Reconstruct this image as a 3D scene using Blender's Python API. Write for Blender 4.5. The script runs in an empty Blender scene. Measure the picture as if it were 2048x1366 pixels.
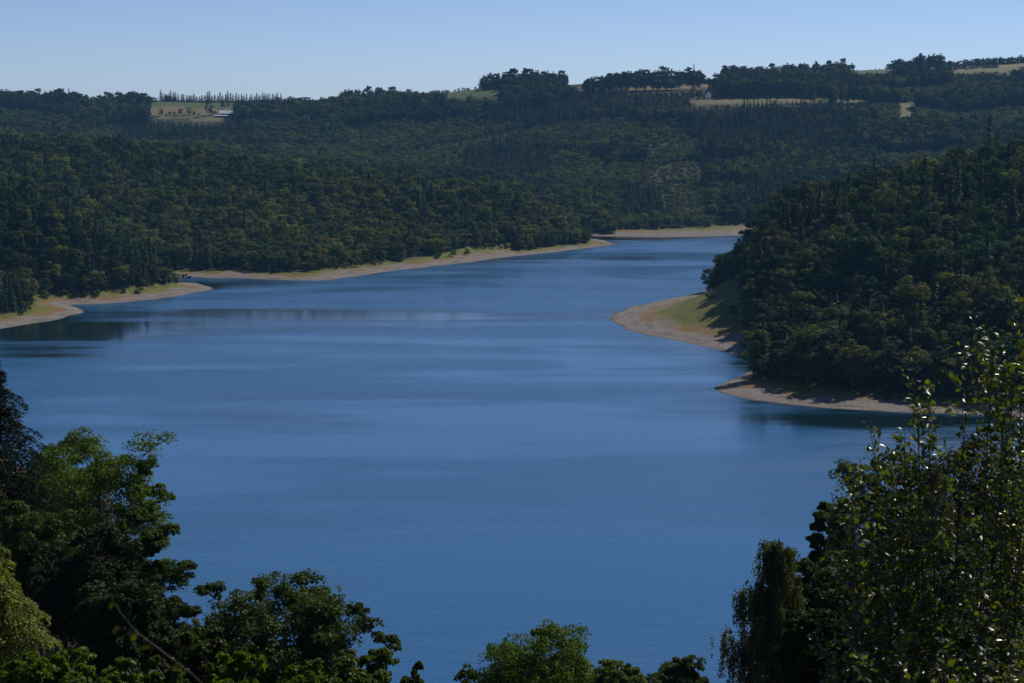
import bpy, math, random
import numpy as np
from mathutils import Vector

# ------------------------------------------------------------------ camera, sky, sun, exposure
scene = bpy.context.scene
col = scene.collection
CAMZ = 110.0
FPX = 60.0 / 36.0 * 2048.0          # focal length in photo pixels
PITCH = math.atan(433.0 / FPX)      # horizon lies at row 250 of the photo
cam_data = bpy.data.cameras.new('camera')
cam_data.lens = 60.0
cam_data.sensor_width = 36.0
cam_data.dof.use_dof = True
cam_data.dof.focus_distance = 40.0
cam_data.dof.aperture_fstop = 11.0
cam_data.clip_start = 0.1
cam_data.clip_end = 60000.0
cam = bpy.data.objects.new('camera', cam_data)
col.objects.link(cam)
cam.location = (0, 0, CAMZ)
cam.rotation_euler = (math.pi / 2 - PITCH, 0, 0)
scene.camera = cam

SUN_EL, SUN_AZ = math.radians(43), math.radians(42)   # azimuth: clockwise from the view direction (+Y)
world = bpy.data.worlds.new('World')
scene.world = world
world.use_nodes = True
wn = world.node_tree
wn.nodes.clear()
sky = wn.nodes.new('ShaderNodeTexSky')
sky.sky_type = 'NISHITA'
sky.sun_disc = False
sky.sun_elevation = SUN_EL
sky.sun_rotation = SUN_AZ
sky.altitude = 1200
sky.air_density = 0.75
sky.dust_density = 0.0
sky.ozone_density = 5.0
bg = wn.nodes.new('ShaderNodeBackground')
bg.inputs['Strength'].default_value = 0.090
wo = wn.nodes.new('ShaderNodeOutputWorld')
grade = wn.nodes.new('ShaderNodeMix')
grade.data_type = 'RGBA'
grade.blend_type = 'MULTIPLY'
grade.inputs[0].default_value = 1.0
grade.inputs[7].default_value = (1.05, 0.96, 1.02, 1.0)
wn.links.new(sky.outputs[0], grade.inputs[6])
wn.links.new(grade.outputs[2], bg.inputs[0])
wn.links.new(bg.outputs[0], wo.inputs[0])

sun_data = bpy.data.lights.new('sun', 'SUN')
sun_data.energy = 4.6
sun_data.angle = math.radians(0.5)
sun_data.color = (1.0, 0.94, 0.80)
sun = bpy.data.objects.new('sun', sun_data)
col.objects.link(sun)
sdir = Vector((math.sin(SUN_AZ) * math.cos(SUN_EL), math.cos(SUN_AZ) * math.cos(SUN_EL), math.sin(SUN_EL)))
sun.rotation_euler = sdir.to_track_quat('Z', 'Y').to_euler()
sun.location = (0, 0, 400)

scene.view_settings.view_transform = 'Standard'
scene.view_settings.look = 'None'
scene.view_settings.gamma = 1.0
scene.view_settings.exposure = 0.0
scene.render.engine = 'CYCLES'
cy = scene.cycles
cy.use_denoising = True
cy.max_bounces = 5
cy.diffuse_bounces = 2
cy.glossy_bounces = 2
cy.transmission_bounces = 2
cy.transparent_max_bounces = 4
cy.volume_bounces = 0
cy.caustics_reflective = False
cy.caustics_refractive = False
cy.sample_clamp_indirect = 4.0

# ------------------------------------------------------------------ helpers
CP, SP = math.cos(PITCH), math.sin(PITCH)


def PW(px, py, Y):
    """Point at forward distance Y whose line of sight leaves through photo pixel (px, py)."""
    cx, cyy = (px - 1024.0) / FPX, (683.0 - py) / FPX
    dy, dz = CP + cyy * SP, -SP + cyy * CP
    t = Y / dy
    return (cx * t, Y, CAMZ + dz * t)


def P0(px, py, z=0.0):
    """Where the line of sight through a photo pixel meets the level z."""
    cx, cyy = (px - 1024.0) / FPX, (683.0 - py) / FPX
    dy, dz = CP + cyy * SP, -SP + cyy * CP
    t = (z - CAMZ) / dz
    return (cx * t, dy * t)


def proj(X, Y, Z):
    f = Y * CP - (Z - CAMZ) * SP
    u = Y * SP + (Z - CAMZ) * CP
    f = np.maximum(f, 1e-3)
    return 1024.0 + FPX * X / f, 683.0 - FPX * u / f


def tag(o, label=None, cat=None, group=None, kind=None):
    if label: o['label'] = label
    if cat: o['category'] = cat
    if group: o['group'] = group
    if kind: o['kind'] = kind
    return o


def obj(name, mesh, parent=None, loc=None):
    o = bpy.data.objects.new(name, mesh)
    col.objects.link(o)
    if parent is not None: o.parent = parent
    if loc is not None: o.location = loc
    return o


def empty(name, loc, rz=0.0, scale=(1, 1, 1)):
    o = bpy.data.objects.new(name, None)
    col.objects.link(o)
    o.location = loc
    o.rotation_euler = (0, 0, rz)
    o.scale = scale
    o.empty_display_size = 1.0
    return o


def make_mesh(name, V, F, mats, midx=None, attrs=None, smooth=False):
    """V (n,3), F list of (m,k) int arrays (all quads or all tris in each)."""
    V = np.asarray(V, np.float32)
    if not isinstance(F, (list, tuple)): F = [F]
    F = [np.asarray(f, np.int32) for f in F if len(f)]
    me = bpy.data.meshes.new(name)
    me.vertices.add(len(V))
    me.vertices.foreach_set('co', V.ravel())
    nl = sum(f.size for f in F)
    me.loops.add(nl)
    me.loops.foreach_set('vertex_index', np.concatenate([f.ravel() for f in F]))
    tot = np.concatenate([np.full(len(f), f.shape[1], np.int32) for f in F])
    start = np.concatenate([[0], np.cumsum(tot)[:-1]]).astype(np.int32)
    me.polygons.add(len(tot))
    me.polygons.foreach_set('loop_start', start)
    if midx is not None: me.polygons.foreach_set('material_index', np.asarray(midx, np.int32))
    me.polygons.foreach_set('use_smooth', np.full(len(tot), smooth, bool))
    for m in mats: me.materials.append(m)
    for k, a in (attrs or {}).items():
        a = np.asarray(a, np.float32)
        if a.ndim == 1:
            me.attributes.new(k, 'FLOAT', 'POINT').data.foreach_set('value', a)
        else:
            me.attributes.new(k, 'FLOAT_VECTOR', 'POINT').data.foreach_set('vector', a.ravel())
    me.update(calc_edges=True)
    return me


def unit(v):
    return v / np.maximum(np.linalg.norm(v, axis=-1, keepdims=True), 1e-9)


def vhash(ix, iy, seed):
    h = (ix.astype(np.int64) * 374761393 + iy.astype(np.int64) * 668265263 + seed * 1442695041) & 0x7fffffff
    h = ((h ^ (h >> 13)) * 1274126177) & 0x7fffffff
    h = h ^ (h >> 16)
    return (h & 0xffff) / 65535.0


def vnoise(X, Y, scale, seed=0, octaves=3):
    """Fractal value noise, 0..1."""
    out, amp, tot = 0.0, 1.0, 0.0
    x, y = X / scale, Y / scale
    for k in range(octaves):
        ix, iy = np.floor(x), np.floor(y)
        fx, fy = x - ix, y - iy
        fx, fy = fx * fx * (3 - 2 * fx), fy * fy * (3 - 2 * fy)
        a, b = vhash(ix, iy, seed + k), vhash(ix + 1, iy, seed + k)
        c, d = vhash(ix, iy + 1, seed + k), vhash(ix + 1, iy + 1, seed + k)
        out = out + amp * ((a * (1 - fx) + b * fx) * (1 - fy) + (c * (1 - fx) + d * fx) * fy)
        tot += amp
        amp *= 0.5
        x, y = x * 2.03 + 17.1, y * 2.03 + 9.7
    return out / tot


def sstep(a, b, x):
    t = np.clip((x - a) / (b - a), 0, 1)
    return t * t * (3 - 2 * t)


def inpoly(X, Y, poly):
    c = np.zeros(np.shape(X), bool)
    n = len(poly)
    for i in range(n):
        x0, y0 = poly[i]
        x1, y1 = poly[(i + 1) % n]
        if y0 == y1: continue
        c ^= ((y0 > Y) != (y1 > Y)) & (X < (x1 - x0) * (Y - y0) / (y1 - y0) + x0)
    return c


class NT:
    """Tiny node-tree builder."""
    def __init__(s, name):
        s.m = bpy.data.materials.new(name)
        s.m.use_nodes = True
        s.t = s.m.node_tree
        s.t.nodes.clear()

    def n(s, typ, ins=None, **kw):
        nd = s.t.nodes.new(typ)
        for k, v in kw.items(): setattr(nd, k, v)
        for k, v in (ins or {}).items():
            sock = nd.inputs[k]
            if isinstance(v, bpy.types.NodeSocket): s.t.links.new(v, sock)
            else: sock.default_value = v
        return nd

    def math(s, op, a, b=0.0, c=None, clamp=False):
        nd = s.n('ShaderNodeMath', operation=op, use_clamp=clamp)
        for i, v in enumerate((a, b) if c is None else (a, b, c)):
            if isinstance(v, bpy.types.NodeSocket): s.t.links.new(v, nd.inputs[i])
            else: nd.inputs[i].default_value = v
        return nd.outputs[0]

    def mix(s, f, a, b, blend='MIX'):
        nd = s.n('ShaderNodeMix', data_type='RGBA', blend_type=blend)
        for k, v in ((0, f), (6, a), (7, b)):
            if isinstance(v, bpy.types.NodeSocket): s.t.links.new(v, nd.inputs[k])
            elif k and len(v) == 3: nd.inputs[k].default_value = (*v, 1)
            else: nd.inputs[k].default_value = v
        return nd.outputs[2]

    def ramp(s, f, lo, hi):
        nd = s.n('ShaderNodeMapRange', {0: f, 1: lo, 2: hi}, interpolation_type='SMOOTHSTEP')
        return nd.outputs[0]

    def noise(s, vec, scale, detail=3, rough=0.55, dist=0.0):
        return s.n('ShaderNodeTexNoise', {'Vector': vec, 'Scale': scale, 'Detail': detail, 'Roughness': rough, 'Distortion': dist}).outputs[0]

    def out(s, shader):
        o = s.n('ShaderNodeOutputMaterial')
        s.t.links.new(shader, o.inputs[0])
        return s.m


def rgb(c): return (*c, 1.0)


def leaf_material(name, colour, hue_var=0.25, trans=0.3, rough=0.7, spec=0.12, tcol=None):
    """Foliage: colour varies from leaf to leaf (attribute) and from tree to tree (object random)."""
    b = NT(name)
    at = b.n('ShaderNodeAttribute', attribute_name='tint').outputs['Fac']
    rnd = b.n('ShaderNodeObjectInfo').outputs['Random']
    c = np.array(colour)
    c1 = b.mix(at, tuple(c * 0.62), tuple(np.clip(c * np.array([1.45, 1.35, 1.15]), 0, 1)))
    hs = b.n('ShaderNodeHueSaturation', {'Color': c1})
    b.t.links.new(b.math('MULTIPLY_ADD', rnd, hue_var * 0.10, 0.5 - hue_var * 0.04), hs.inputs['Hue'])
    r2 = b.math('FRACT', b.math('MULTIPLY', rnd, 7.31))
    b.t.links.new(b.math('MULTIPLY_ADD', r2, 0.95, 0.5), hs.inputs['Value'])
    r3 = b.math('FRACT', b.math('MULTIPLY', rnd, 23.17))
    b.t.links.new(b.math('MULTIPLY_ADD', r3, 0.35, 0.9), hs.inputs['Saturation'])
    p = b.n('ShaderNodeBsdfPrincipled', {'Base Color': hs.outputs[0], 'Roughness': rough, 'Specular IOR Level': spec})
    tc = b.mix(1.0, hs.outputs[0], rgb(tcol or (1.5, 1.6, 0.6)), 'MULTIPLY')
    t = b.n('ShaderNodeBsdfTranslucent', {'Color': tc})
    mx = b.n('ShaderNodeMixShader', {0: trans, 1: p.outputs[0], 2: t.outputs[0]})
    return b.out(mx.outputs[0])


def plain_material(name, colour, rough=0.8, metal=0.0, spec=0.3, var=0.25, scale=1.5):
    b = NT(name)
    co = b.n('ShaderNodeTexCoord').outputs['Object']
    f = b.noise(co, scale, 4)
    c = np.array(colour)
    cc = b.mix(f, tuple(c * (1 - var)), tuple(np.clip(c * (1 + var), 0, 1)))
    p = b.n('ShaderNodeBsdfPrincipled', {'Base Color': cc, 'Roughness': rough, 'Metallic': metal, 'Specular IOR Level': spec})
    return b.out(p.outputs[0])


def bark_material(name, c1, c2, scale=6):
    b = NT(name)
    co = b.n('ShaderNodeTexCoord').outputs['Object']
    mp = b.n('ShaderNodeMapping', {'Vector': co, 'Scale': (1, 1, 0.25)}).outputs[0]
    f = b.noise(mp, scale, 5, 0.65)
    cc = b.mix(b.ramp(f, 0.35, 0.65), c1, c2)
    bump = b.n('ShaderNodeBump', {'Height': f, 'Strength': 0.6, 'Distance': 0.05})
    p = b.n('ShaderNodeBsdfPrincipled', {'Base Color': cc, 'Roughness': 0.9, 'Normal': bump.outputs[0], 'Specular IOR Level': 0.2})
    return b.out(p.outputs[0])


# ------------------------------------------------------------------ the lake outline, in plan
shore = []
# left banks, far to near read along the water line
shore += [(-430, 760), (-404, 800), (-330, 850)]
shore += [P0(*p) for p in [(-60, 672), (0, 659), (60, 650), (120, 639), (158, 628), (166, 624), (158, 617), (132, 609),
                           (180, 609), (250, 605), (320, 598), (380, 590), (415, 583), (433, 578), (412, 571), (385, 566),
                           (345, 563), (318, 560), (320, 557), (350, 555), (385, 554), (430, 557), (470, 556), (520, 559),
                           (560, 561), (615, 562), (645, 563), (690, 556), (730, 550), (770, 544), (830, 537), (870, 533),
                           (950, 524), (1020, 513), (1100, 505), (1150, 500), (1190, 495), (1215, 491), (1223, 488), (1212, 484)]]
shore += [(95, 1588), (84, 1650), (0, 1800), (-110, 1900), (-75, 1935), (15, 1800)]
shore += [P0(*p) for p in [(1165, 471), (1190, 472), (1320, 474), (1400, 472.5), (1480, 471), (1520, 468)]]
shore += [(420, 1725), (640, 1705), (930, 1640), (940, 1480), (720, 1365), (420, 1335), (260, 1282), (170, 1205)]
shore += [P0(*p) for p in [(1398, 584), (1340, 598), (1290, 608), (1250, 620), (1228, 630), (1222, 638), (1226, 648), (1245, 660),
                           (1290, 671), (1330, 678), (1370, 685), (1420, 698), (1470, 710), (1512, 720), (1528, 728), (1518, 737),
                           (1480, 750), (1448, 764), (1432, 774), (1436, 782), (1450, 789), (1500, 800), (1560, 808), (1650, 816),
                           (1740, 822), (1830, 826), (1920, 829), (2000, 832), (2100, 838), (2280, 856)]]
shore += [(300, 565), (265, 485), (205, 432), (150, 392), (90, 345), (40, 322), (0, 314), (-30, 318), (-52, 345), (-73, 361),
          (-97, 417), (-150, 530), (-220, 650), (-310, 730), (-390, 735)]
SH = np.array(shore, np.float64)


def shore_dist(X, Y):
    """Signed distance to the water line: positive on land."""
    X = np.asarray(X, np.float64).ravel()
    Y = np.asarray(Y, np.float64).ravel()
    d2 = np.full(X.shape, 1e18)
    n = len(SH)
    for i in range(n):
        a, b = SH[i], SH[(i + 1) % n]
        ab = b - a
        t = np.clip(((X - a[0]) * ab[0] + (Y - a[1]) * ab[1]) / max(ab @ ab, 1e-9), 0, 1)
        dd = (X - a[0] - t * ab[0]) ** 2 + (Y - a[1] - t * ab[1]) ** 2
        d2 = np.minimum(d2, dd)
    s = np.sqrt(d2)
    s = np.where(inpoly(X, Y, shore), -s, s)
    amp = np.clip(np.abs(Y) / 400.0, 0.6, 2.5)
    return s + (vnoise(X, Y, 17.0, 5, 3) - 0.5) * 2.8 * amp + (vnoise(X, Y, 70.0, 6, 2) - 0.5) * 3.0 * amp


# ------------------------------------------------------------------ relief: control points
ctrl = []
def cpx(*pts):                       # photo pixel + distance
    for px, py, Y in pts: ctrl.append(PW(px, py, Y))
def cxyz(*pts):
    for p in pts: ctrl.append(tuple(p))
# near bank under and around the view point
cxyz((0, 0, 108.2), (0, 10, 104.4), (0, 30, 95), (0, 60, 82), (0, 90, 69), (0, 130, 54), (0, 200, 28), (0, 275, 7),
     (-20, 30, 97), (-30, 60, 86), (-36, 120, 67), (-60, 120, 73), (-60, 200, 46), (-100, 300, 26), (-120, 200, 62), (-200, 320, 45),
     (-250, 500, 32), (-350, 620, 30), (25, 40, 92), (30, 90, 65), (36, 120, 57), (62, 120, 64), (50, 200, 34), (100, 300, 20),
     (90, 160, 58), (160, 260, 48), (260, 380, 40), (350, 480, 40), (0, -30, 114), (60, -20, 112), (-60, -20, 113), (0, -200, 124),
     (400, -200, 122), (-400, -200, 122), (400, 100, 95), (-400, 200, 100), (1500, -400, 130), (-1500, -400, 130), (0, -3000, 120),
     (2500, 300, 120), (-2500, 300, 120))
# left headland
cpx((0, 412, 1200), (100, 438, 1180), (190, 474, 1165), (260, 510, 1155), (330, 548, 1148), (-300, 380, 1250), (-700, 350, 1250))
cxyz((-330, 1330, 14), (-420, 1440, 26), (-600, 1560, 45), (-900, 1650, 60))
# middle hill
cpx((0, 309, 1800), (120, 312, 1790), (250, 319, 1760), (470, 350, 1710), (700, 372, 1680), (850, 392, 1650), (1000, 408, 1640),
    (1100, 430, 1625), (1155, 460, 1605), (-300, 300, 1850))
cxyz((-500, 2040, 22), (-200, 2000, 14), (-900, 2100, 40))
# right headland
cpx((1450, 556, 1010), (1520, 516, 1020), (1560, 480, 1030), (1650, 468, 1040), (1740, 448, 1050), (1850, 416, 1080), (1920, 386, 1100),
    (2048, 374, 1120), (2300, 355, 1150), (1700, 602, 850), (1900, 562, 850), (2048, 542, 850), (2300, 500, 900))
cxyz((600, 1250, 35), (900, 1300, 40))
# far slopes and the skyline
cpx((1100, 455, 1800), (1200, 452, 1790), (1350, 450, 1790), (1500, 448, 1790), (1650, 448, 1790), (2000, 440, 1800),
    (1250, 380, 2050), (1500, 382, 2050), (1800, 385, 2000), (1000, 390, 2080), (2200, 370, 2050),
    (1250, 312, 2330), (1000, 330, 2330), (700, 330, 2350), (400, 322, 2400), (0, 292, 2400), (-300, 285, 2400), (1600, 302, 2330),
    (1900, 285, 2350), (2300, 265, 2350),
    (1250, 250, 2560), (1000, 275, 2580), (700, 278, 2650), (400, 268, 2700), (0, 252, 2700), (-300, 250, 2700), (1450, 228, 2520),
    (1600, 214, 2570), (1900, 226, 2580), (2300, 215, 2600),
    (400, 244, 2790), (300, 240, 2800), (1400, 196, 2680), (1600, 193, 2680), (1720, 196, 2680),
    (-300, 200, 3000), (0, 203, 3000), (140, 209, 3000), (320, 205, 3000), (480, 205, 3000), (600, 207, 3000), (750, 205, 2980),
    (900, 188, 2950), (980, 180, 2920), (1150, 177, 2900), (1250, 171, 2880), (1400, 167, 2880), (1450, 180, 2860), (1600, 168, 2920),
    (1690, 160, 2960), (1735, 139, 3250), (1850, 136, 3300), (2048, 127, 3400), (2300, 120, 3400), (1900, 165, 2950), (2048, 160, 2980))
cxyz((-900, 3800, 118), (0, 3800, 125), (700, 4000, 180), (1300, 4200, 190), (0, 5500, 80), (-2500, 4500, 110), (2500, 4500, 150),
     (-3500, 2500, 140), (3500, 2500, 140), (0, 9000, 60), (-6000, 6000, 80), (6000, 6000, 80))
# the shore itself lies at level zero
for i in range(len(SH)):
    a, b = SH[i], SH[(i + 1) % len(SH)]
    L = np.linalg.norm(b - a)
    k = max(1, int(L / 70))
    for j in range(k):
        q = a + (b - a) * j / k
        ctrl.append((q[0], q[1], 0.5))
CT = np.array(ctrl, np.float64)
SC = 100.0
CXY = CT[:, :2] / SC
EPS2 = 0.30 ** 2
def _phi(d2): return np.sqrt(d2 + EPS2)
A = _phi(((CXY[:, None] - CXY[None]) ** 2).sum(-1)) + 0.02 * -np.eye(len(CT))
B = np.c_[np.ones(len(CT)), CXY]
K = np.block([[A, B], [B.T, np.zeros((3, 3))]])
W = np.linalg.lstsq(K, np.r_[CT[:, 2], 0, 0, 0], rcond=None)[0]


def relief(X, Y):
    out = np.empty(X.size)
    x, y = X.ravel() / SC, Y.ravel() / SC
    for i in range(0, X.size, 40000):
        xs, ys = x[i:i + 40000], y[i:i + 40000]
        d2 = (xs[:, None] - CXY[None, :, 0]) ** 2 + (ys[:, None] - CXY[None, :, 1]) ** 2
        out[i:i + 40000] = _phi(d2) @ W[:-3] + W[-3] + W[-2] * xs + W[-1] * ys
    return out


def ground(X, Y, S=None):
    X = np.atleast_1d(np.asarray(X, np.float64)).ravel()
    Y = np.atleast_1d(np.asarray(Y, np.float64)).ravel()
    if S is None: S = shore_dist(X, Y)
    h = relief(X, Y)
    d = np.hypot(X, Y)
    und = (vnoise(X, Y, 130.0, 11, 4) - 0.5) * 9.0 * sstep(60, 260, S) * sstep(200, 600, d)
    und = und + (vnoise(X, Y, 6.0, 21, 3) - 0.5) * 0.5 * sstep(0, 20, S)
    beach = 0.10 * S + 0.35 * (vnoise(X, Y, 9.0, 31, 3) - 0.5) * sstep(2, 14, S)
    z = np.maximum(h + und, 0.05 * np.minimum(S, 60))
    w = sstep(12, 75, S)
    z = beach * (1 - w) + z * w
    return np.where(S < 0, np.maximum(0.16 * S, -9.0), z), S


# ------------------------------------------------------------------ materials of the setting
def terrain_material():
    b = NT('ground')
    s = b.n('ShaderNodeAttribute', attribute_name='shore').outputs['Fac']
    reach = b.n('ShaderNodeAttribute', attribute_name='reach').outputs['Fac']
    fcol = b.n('ShaderNodeAttribute', attribute_name='fieldcol').outputs['Vector']
    fmask = b.n('ShaderNodeAttribute', attribute_name='fieldmask').outputs['Fac']
    pos = b.n('ShaderNodeNewGeometry').outputs['Position']
    n1 = b.noise(pos, 0.05, 4)
    n2 = b.noise(pos, 0.35, 4, 0.65)
    n3 = b.noise(pos, 1.3, 3, 0.7)
    # relative position across the bare strip: 0 at the water, 1 at the wood's edge
    t = b.math('DIVIDE', s, reach)
    t = b.math('ADD', t, b.math('MULTIPLY_ADD', n1, 0.55, -0.275))
    t = b.math('ADD', t, b.math('MULTIPLY_ADD', n2, 0.16, -0.08))
    # gravel with old water lines
    st = b.math('SINE', b.math('MULTIPLY_ADD', s, 2.1, b.math('MULTIPLY', n1, 9.0)))
    g = b.mix(b.ramp(n3, 0.3, 0.7), (0.100, 0.086, 0.080), (0.245, 0.215, 0.205))
    g = b.mix(b.ramp(n2, 0.52, 0.72), g, (0.14, 0.11, 0.09))
    g = b.mix(b.math('MULTIPLY', b.ramp(st, 0.2, 1.0), 0.35), g, (0.12, 0.095, 0.08))
    vor = b.n('ShaderNodeTexVoronoi', {'Vector': pos, 'Scale': 0.8}).outputs['Distance']
    g = b.mix(b.math('MULTIPLY', b.ramp(vor, 0.32, 0.12), 0.55), g, (0.33, 0.30, 0.27))
    n4 = b.noise(b.n('ShaderNodeMapping', {'Vector': pos, 'Scale': (0.06, 0.06, 3.0)}).outputs[0], 1.0, 5, 0.7)
    g = b.mix(b.math('MULTIPLY', b.ramp(n4, 0.5, 0.62), 0.7), g, (0.075, 0.062, 0.052))
    wet = b.ramp(s, 2.6, 0.4)
    g = b.mix(b.math('MULTIPLY', wet, 0.65), g, (0.06, 0.05, 0.04))
    rust = b.mix(n3, (0.13, 0.070, 0.026), (0.19, 0.115, 0.042))
    gr = b.mix(b.ramp(n2, 0.35, 0.65), (0.050, 0.070, 0.012), (0.145, 0.138, 0.024))
    gr = b.mix(b.math('MULTIPLY', b.ramp(n3, 0.5, 0.8), 0.6), gr, (0.125, 0.085, 0.034))
    c = b.mix(b.math('MULTIPLY', b.ramp(t, 0.40, 0.50), b.math('MULTIPLY_ADD', b.ramp(n1, 0.42, 0.58), 0.8, 0.2)), g, rust)
    c = b.mix(b.ramp(b.math('ADD', t, b.math('MULTIPLY_ADD', n2, 0.5, -0.25)), 0.58, 0.76), c, gr)
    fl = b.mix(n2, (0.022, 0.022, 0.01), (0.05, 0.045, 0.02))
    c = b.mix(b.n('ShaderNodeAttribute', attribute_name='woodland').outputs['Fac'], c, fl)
    fc = b.mix(b.math('MULTIPLY', n2, 0.6), fcol, b.mix(1.0, fcol, (0.7, 0.72, 0.6, 1), 'MULTIPLY'))
    c = b.mix(fmask, c, fc)
    bump = b.n('ShaderNodeBump', {'Height': n3, 'Strength': 0.7, 'Distance': 0.5})
    p = b.n('ShaderNodeBsdfPrincipled', {'Base Color': c, 'Roughness': 0.9, 'Specular IOR Level': 0.15, 'Normal': bump.outputs[0]})
    return b.out(p.outputs[0])


def water_material():
    b = NT('lake_water')
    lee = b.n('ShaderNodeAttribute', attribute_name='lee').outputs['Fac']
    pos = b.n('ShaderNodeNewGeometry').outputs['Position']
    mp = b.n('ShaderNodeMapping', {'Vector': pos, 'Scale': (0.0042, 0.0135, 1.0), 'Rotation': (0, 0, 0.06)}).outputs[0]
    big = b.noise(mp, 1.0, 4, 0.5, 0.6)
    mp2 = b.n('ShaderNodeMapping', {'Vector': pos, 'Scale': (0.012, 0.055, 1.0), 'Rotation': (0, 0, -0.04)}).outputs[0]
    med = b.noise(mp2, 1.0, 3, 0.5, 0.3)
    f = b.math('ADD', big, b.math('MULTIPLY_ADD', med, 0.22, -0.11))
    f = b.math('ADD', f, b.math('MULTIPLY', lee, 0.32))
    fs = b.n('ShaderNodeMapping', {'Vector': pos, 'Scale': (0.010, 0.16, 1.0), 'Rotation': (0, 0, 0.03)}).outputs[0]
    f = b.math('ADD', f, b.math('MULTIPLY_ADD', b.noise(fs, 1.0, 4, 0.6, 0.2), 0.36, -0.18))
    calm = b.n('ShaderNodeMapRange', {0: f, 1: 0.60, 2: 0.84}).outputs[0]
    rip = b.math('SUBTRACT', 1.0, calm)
    wv = b.n('ShaderNodeMapping', {'Vector': pos, 'Scale': (0.55, 1.0, 1.0), 'Rotation': (0, 0, 0.35)}).outputs[0]
    r1 = b.noise(wv, 0.9, 3, 0.6)
    r2 = b.noise(wv, 0.16, 3, 0.6)
    h = b.math('ADD', r1, b.math('MULTIPLY', r2, 1.6))
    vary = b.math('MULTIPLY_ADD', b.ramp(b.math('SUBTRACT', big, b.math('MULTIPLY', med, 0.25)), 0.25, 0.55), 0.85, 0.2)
    bs = b.math('MULTIPLY', b.math('MULTIPLY', rip, vary), 0.55)
    bump = b.n('ShaderNodeBump', {'Height': h, 'Strength': bs, 'Distance': 0.35})
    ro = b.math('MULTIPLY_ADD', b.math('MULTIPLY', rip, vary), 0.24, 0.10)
    p = b.n('ShaderNodeBsdfPrincipled', {'Base Color': b.mix(rip, (0.004, 0.016, 0.022), (0.016, 0.086, 0.205)), 'Roughness': ro, 'IOR': 1.6,  # calm water darkened in base colour, standing in for the dark hill reflection
                                         'Specular IOR Level': 0.5, 'Normal': bump.outputs[0]})
    return b.out(p.outputs[0])


# fields on the far plateau: photo polygons that become patches of ground (colours are the crops' own)
GREEN, TAN, PALE, BROWN = (0.07, 0.095, 0.03), (0.17, 0.13, 0.065), (0.12, 0.12, 0.05), (0.042, 0.046, 0.020)
FIELDS = [
    ([(305, 203), (472, 202), (472, 217), (300, 217)], GREEN, 2600),
    ([(300, 215), (472, 215), (472, 232), (296, 233)], TAN, 2600),
    ([(296, 231), (472, 231), (472, 242), (425, 244), (296, 236)], PALE, 2600),
    ([(886, 184), (965, 178), (1012, 180), (1000, 193), (895, 198)], GREEN, 2600),
    ([(1150, 175), (1250, 172), (1445, 168), (1445, 176), (1370, 180), (1150, 180)], TAN, 2550),
    ([(1378, 200), (1385, 197), (1560, 194), (1735, 197), (1735, 201), (1600, 200), (1600, 203), (1450, 206), (1380, 207)], TAN, 2400),
    ([(1385, 203), (1600, 200), (1735, 200), (1735, 204), (1600, 206), (1450, 209), (1380, 209)], PALE, 2400),
    ([(1685, 142), (1745, 136), (1785, 138), (1785, 148), (1690, 150)], GREEN, 3000),
    ([(1858, 134), (1900, 130), (2100, 124), (2100, 131), (1990, 137), (1860, 140)], TAN, 3000),
    ([(1905, 141), (1950, 138), (2100, 133), (2100, 139), (1960, 147), (1900, 147)], PALE, 2900),
    ([(1798, 205), (1832, 205), (1832, 214), (1816, 240), (1798, 240)], PALE, 2300),
    ([(1308, 272), (1340, 266), (1345, 300), (1362, 348), (1345, 352), (1308, 318)], BROWN, 1900),
]
SKYGAPS = [[(1128, 130), (1166, 130), (1166, 172), (1128, 174)], [(1404, 110), (1442, 110), (1442, 150), (1404, 156)], [(560, 140), (682, 140), (682, 187), (560, 188)],
           [(794, 140), (962, 140), (962, 174), (794, 178)], [(304, 140), (562, 140), (562, 190), (304, 192)], [(1690, 110), (1790, 100), (1790, 140), (1690, 142)], [(1160, 100), (1442, 100), (1442, 148), (1160, 152)],
           [(960, 100), (1135, 100), (1135, 150), (960, 154)]]
CLEARWIN = SKYGAPS + [f[0] for f in FIELDS[:11]]          # nothing tall may stand across these

# ------------------------------------------------------------------ ground sheet (rings round the view point)
a_in = np.linspace(-20, 20, 581)
a_out = np.linspace(20, 340, 81)[1:-1]
ang = np.radians(np.r_[a_in, a_out])
rad = np.geomspace(0.7, 9000, 880)
RR, AA = np.meshgrid(rad, ang, indexing='ij')
GX, GY = (RR * np.sin(AA)).ravel(), (RR * np.cos(AA)).ravel()
GZ, GS = ground(GX, GY)
na, nr = len(ang), len(rad)
idx = np.arange(nr * na).reshape(nr, na)
nxt = np.roll(idx, -1, axis=1)
quads = np.stack([idx[:-1], nxt[:-1], nxt[1:], idx[1:]], -1).reshape(-1, 4)[:, ::-1]
cz, _ = ground([0.0], [0.0])
Vg = np.r_[np.c_[GX, GY, GZ], [[0, 0, cz[0]]]]
cap = np.stack([np.full(na, len(Vg) - 1), nxt[0], idx[0]], -1)[:, ::-1]
GPX, GPY = proj(GX, GY, GZ)
fmask = np.zeros(len(Vg)); fcol = np.zeros((len(Vg), 3))
for poly, c, ymin in FIELDS:
    m = np.r_[inpoly(GPX + (vnoise(GX, GY, 40., 81, 3) - .5) * 14, GPY + (vnoise(GX, GY, 60., 82, 3) - .5) * 5, poly) & (GY > ymin), [False]]
    fmask[m] = 1.0
    fcol[m] = c


def region(X, Y, PX):
    """0 near bank, 1 left headland, 2 middle hill, 3 right headland, 4 far slopes."""
    r = np.full(X.shape, 4)
    r[(Y < 2000) & (PX < 1230)] = 2
    r[(Y < 1290) & (PX < 445)] = 1
    r[(Y < 1600) & (PX > 1200)] = 3
    r[(Y < 600) & ((X < 230) | (Y < 520))] = 0
    r[(Y < 690) & (X < -160) & (Y < 640)] = 0
    return r


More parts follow.
